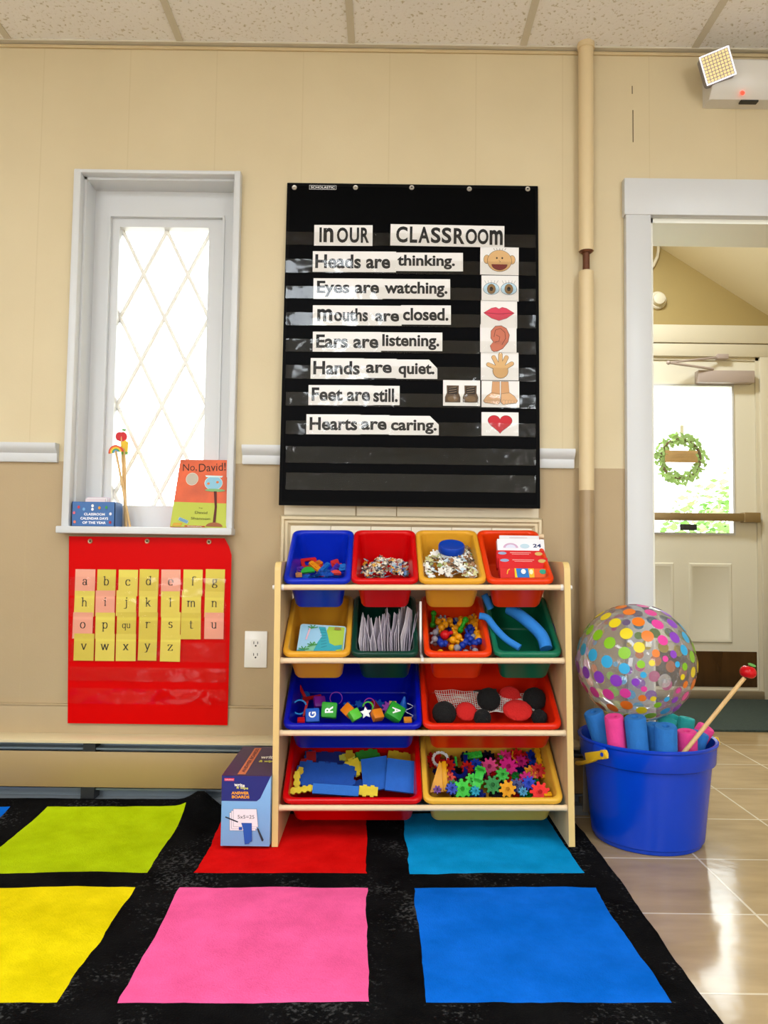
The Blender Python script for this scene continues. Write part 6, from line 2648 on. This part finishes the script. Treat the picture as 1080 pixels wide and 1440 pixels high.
a.fill([(X0 + bw * .74, bh * .255), (X0 + bw * .77, bh * .26), (X0 + bw * .88, bh * .10), (X0 + bw * .86, bh * .08), (X0 + bw * .84, bh * .085)], '#26303e', '#10141c', .0006)
a.done('printed_front', t, flat_frame((0, 0, 0)))
a = Art(0.0004)
a.fill([(X0 + bw * .30, .01), (X0 + bw * .46, .01), (X0 + bw * .46, bd - .02), (X0 + bw * .30, bd - .02)], '#d97a50')
a.text('ANSWER BOARDS', X0 + bw * .38, bd * .5, bd * .8, bw * .08, '#5b2a3c', .03, 90)
a.text('write', X0 + bw * .74, bd * .60, bw * .34, .035, '#e8e6d8', .03)
a.text('& wipe', X0 + bw * .76, bd * .45, bw * .36, .03, '#d2d05a', .03)
a.done('printed_top', t, T(0, 0, bh + .0008))

# ================================================================== BUCKET OF NOODLES
BX, BY = 0.807, -0.25
m_bucket = mat('blue bucket plastic', '#003cc0', 0.25, bump=0.03, bscale=8, spec=0.4)
t = thing('bucket', 'large blue plastic bucket standing on the tiles beside the organizer', 'bucket', T(BX, BY, 0))
prof = [(0.0004, 0.006), (0.148, 0.006), (0.152, 0.0), (0.156, 0.003), (0.158, 0.012), (0.163, 0.016), (0.164, 0.022), (0.185, 0.236), (0.187, 0.236), (0.195, 0.240), (0.1965, 0.243), (0.1985, 0.290), (0.203, 0.295), (0.2035, 0.300), (0.200, 0.3025), (0.193, 0.300), (0.190, 0.290), (0.182, 0.236), (0.158, 0.014), (0.0004, 0.012)]
b = B().lathe(prof, 64)
mk('tub', b, m_bucket, t, None, 30)
m_hand = mat('yellow handle plastic', '#e2b71c', 0.4)
for s in (-1, 1):
    b = B().box((0.014, 0.05, 0.034), (s * 0.203, -0.03, 0.278), bevel=0.005)
    ho = mk('handle_mount', b, m_bucket, t, R(24, 'Z'))
b = B()
pts = []
for i in range(25):
    a_ = PI * i / 24
    pts.append(Vector((-0.214 * math.cos(a_) * (1 + .03 * math.sin(a_)), -0.055 + 0.27 * math.sin(a_), 0.278 - 0.10 * math.sin(a_) ** .7)))
b.tube(pts, 0.006, 8)
b.box((0.007, 0.10, 0.024), M=T(-0.2145, -0.03, 0.268) @ R(-18, 'X'), bevel=.003)
b.box((0.007, 0.10, 0.024), M=T(0.2145, -0.03, 0.268) @ R(-18, 'X'), bevel=.003)
b.cyl((-.208, -.062, .279), (-.221, -.062, .279), .013, seg=16)
b.cyl((.208, -.062, .279), (.221, -.062, .279), .013, seg=16)
mk('bail_handle', b, m_hand, t, R(24, 'Z'))
b = B().cyl((-.219, -.062, .279), (-.2225, -.062, .279), .006, seg=12)
mk('handle_pin', b, m_bucket, t, R(24, 'Z'))

NC = {'blue': '#1c6cb8', 'pink': '#e03a8a', 'teal': '#1fa3a0'}
noodle_at = [
    ((0.7502, -0.2591, 0.036), (0.6311, -0.301, 0.3803), 0.029, 'blue', 'blue foam noodle piece nearest the organizer in the bucket'),
    ((0.728, -0.314, 0.036), (0.6725, -0.3679, 0.3821), 0.027, 'pink', 'pink foam noodle piece between two blue ones under the ball'),
    ((0.768, -0.3615, 0.036), (0.7254, -0.3951, 0.3864), 0.03, 'blue', 'blue foam noodle piece at the front middle of the bucket'),
    ((0.787, -0.3039, 0.036), (0.7954, -0.3577, 0.358), 0.0258, 'blue', 'blue foam noodle piece behind the front two blue ones'),
    ((0.8331, -0.3525, 0.036), (0.8045, -0.4175, 0.3663), 0.031, 'blue', 'blue foam noodle piece leaning beside the tilted pink one'),
    ((0.8931, -0.3417, 0.036), (0.8814, -0.375, 0.3438), 0.0287, 'pink', 'pink foam noodle piece behind the apple pointer'),
    ((0.8525, -0.2864, 0.036), (0.9445, -0.3161, 0.3271), 0.0262, 'blue', 'blue foam noodle piece between the two pink ones'),
    ((0.8273, -0.1975, 0.036), (0.9806, -0.2755, 0.3352), 0.026, 'pink', 'pink foam noodle piece at the bucket rim towards the doorway'),
    ((0.7673, -0.204, 0.036), (0.895, -0.200, 0.346), 0.0274, 'teal', 'teal foam noodle piece touching the ball'),
    ((0.80, -0.132, 0.036), (0.935, -0.137, 0.343), 0.025, 'teal', 'teal foam noodle piece in the middle of the three teal ones'),
    ((0.905, -0.185, 0.036), (0.955, -0.190, 0.344), 0.0245, 'teal', 'teal foam noodle piece furthest back in the bucket'),
    ((0.6868, -0.2092, 0.036), (0.7224, -0.1738, 0.325), 0.028, 'blue', 'blue foam noodle piece standing directly under the ball on the organizer side'),
    ((0.8088, -0.251, 0.036), (0.843, -0.2812, 0.325), 0.0275, 'pink', 'pink foam noodle piece standing directly under the middle of the ball'),
]


def noodle(foot, top, r, colr, label):
    foot, top = Vector(foot), Vector(top)
    d = top - foot
    Mn = T(*foot) @ d.to_track_quat('Z', 'Y').to_matrix().to_4x4()
    L_ = d.length
    b = B().lathe([(r, 0.0), (r, L_ - .004), (r - .003, L_), (r * .34, L_), (r * .30, L_ - .004), (r * .30, 0)], 26, Mn, True)
    me = mk('pool_noodle', b, mat('noodle foam ' + colr, NC[colr], 0.85, var=.06, scale=40, bump=0.35, bscale=220), None)
    # give the object its own origin at the foot
    me.data.transform(Mn.inverted())
    me.matrix_local = Mn
    tag(me, label, 'pool noodle', 'pool noodle pieces in the bucket')


for args in noodle_at:
    noodle(*args)

# ---- beach ball
BR = 0.178
bc = PY(893.5, 931, -0.235)
ball = thing('beach_ball', 'clear beach ball with rainbow dots resting on the noodle pieces', 'beach ball', T(*bc))
to_cam = (CAM_P - bc).normalized()
right = Vector((0, 0, 1)).cross(to_cam).normalized()
upv = to_cam.cross(right)
pole = right * (0.44) + upv * (-.27)
pole = (pole + to_cam * math.sqrt(max(0, 1 - pole.length_squared))).normalized()
pq = pole.to_track_quat('Z', 'Y').to_matrix().to_4x4()
# reference direction: straight towards the viewer's organizer side
ref = (-right - pole * (-right).dot(pole)).normalized()
side = pole.cross(ref)


def on_ball(phi, th_, r=BR):
    """phi around the valve, th_ away from it"""
    d = ref * math.cos(phi) + side * math.sin(phi)
    return (pole * math.cos(th_) + d * math.sin(th_)) * r


b = B()
NG = 48
NT = 32


def gore_r(phi, th_):
    k = 18
    return BR * (1 - 0.010 * abs(math.sin(phi * 3)) ** .5 * math.sin(th_) ** 2 + 0.004 * math.cos(phi * 6) * math.sin(th_))


rings = []
for j in range(NT + 1):
    th_ = 0.02 + (PI - 0.04) * j / NT
    rings.append([on_ball(2 * PI * i / NG, th_, gore_r(2 * PI * i / NG, th_)) for i in range(NG)])
b.loft(rings)
m_ballfilm = clear_film('clear ball vinyl', (0.98, 0.98, 0.985), 0.03, 0.04, 0.25, 7.0, 0.09)
mk('ball_skin', b, m_ballfilm, ball, None, 60)
dotc = ['#e6cf17', '#86c11e', '#2fa9de', '#8a3fc0', '#e0409c', '#ea7a1c']
b = B()
ms = [mat('ball dot ' + c, c, 0.35) for c in dotc]
for k in range(18):
    phi = rad(22) + 2 * PI * k / 18 * 1.0
    b.mi = (k + 4) % 6
    for j in range(9):
        th_ = rad(20 + 17.5 * j + (6 if k % 2 else 0))
        if th_ > rad(165):
            continue
        rd = 0.0185 * min(1, .45 + .75 * math.sin(th_))
        rd = min(rd, 0.42 * 2 * PI / 18 * BR * math.sin(th_))
        c_ = on_ball(phi, th_)
        nrm = c_.normalized()
        e1 = nrm.orthogonal().normalized()
        e2 = nrm.cross(e1)
        rim_ = [((c_ + (e1 * math.cos(2 * PI * i / 18) + e2 * math.sin(2 * PI * i / 18)) * rd)).normalized() * (gore_r(phi, th_) + .0012) for i in range(18)]
        vs = b.ring(rim_)
        cv = b.bm.verts.new(nrm * (gore_r(phi, th_) + .0013))
        for i in range(18):
            f = b.bm.faces.new((vs[i], vs[(i + 1) % 18], cv))
            f.material_index = b.mi
mk('dot_pattern', b, ms, ball)
b = B()
Mv = T(*(pole * BR)) @ pq
b.lathe([(.020, .000), (.020, .0015), (.016, .0018), (.0155, .0008)], 28, Mv)
b.lathe([(.006, 0), (.006, .006), (.003, .007)], 16, Mv)
mk('valve', b, clear_film('valve vinyl', (0.9, 0.92, 0.97), 0.15, 0.1, 0, 1, 0.25), ball)

# ---- apple pointer in the bucket
pa, pb = PY(962, 1058, -0.416), PY(1047, 953, -0.46)
foot = pa - (pb - pa) * 0.12
t = thing('pointer_stick', 'wooden pointer with a red apple tip leaning out of the bucket', 'pointer', T(*foot))
b = B().cyl((0, 0, 0), pb - foot, 0.0062, 0.0058, 14)
mk('stick', b, m_stick, t)
ac = PY(1052, 945, -0.463) - foot
b = B()
for j in range(1):
    prof = []
    for i in range(15):
        a_ = PI * i / 14
        prof.append((max(.0003, .0222 * math.sin(a_) * (1 + .06 * math.cos(a_))), .019 * (-math.cos(a_)) * (1 - .35 * math.exp(-(math.sin(a_) / .35) ** 2))))
    b.lathe(prof, 22, T(*ac) @ R(12, 'Y'))
mk('apple_tip', b, plastic('#c00d16', .2), t)
b = B().tube([ac + Vector((0, 0, .012)), ac + Vector((.004, 0, .024))], .0014, 6)
mk('stem', b, m_bark, t)
b = B().prism(ell(.004, 0, .011, .004), -.0008, .0008, T(*(ac + Vector((.006, -.002, .021)))) @ R(70, 'X') @ R(-20, 'Z'))
mk('leaf', b, plastic('#5f9a4a'), t)
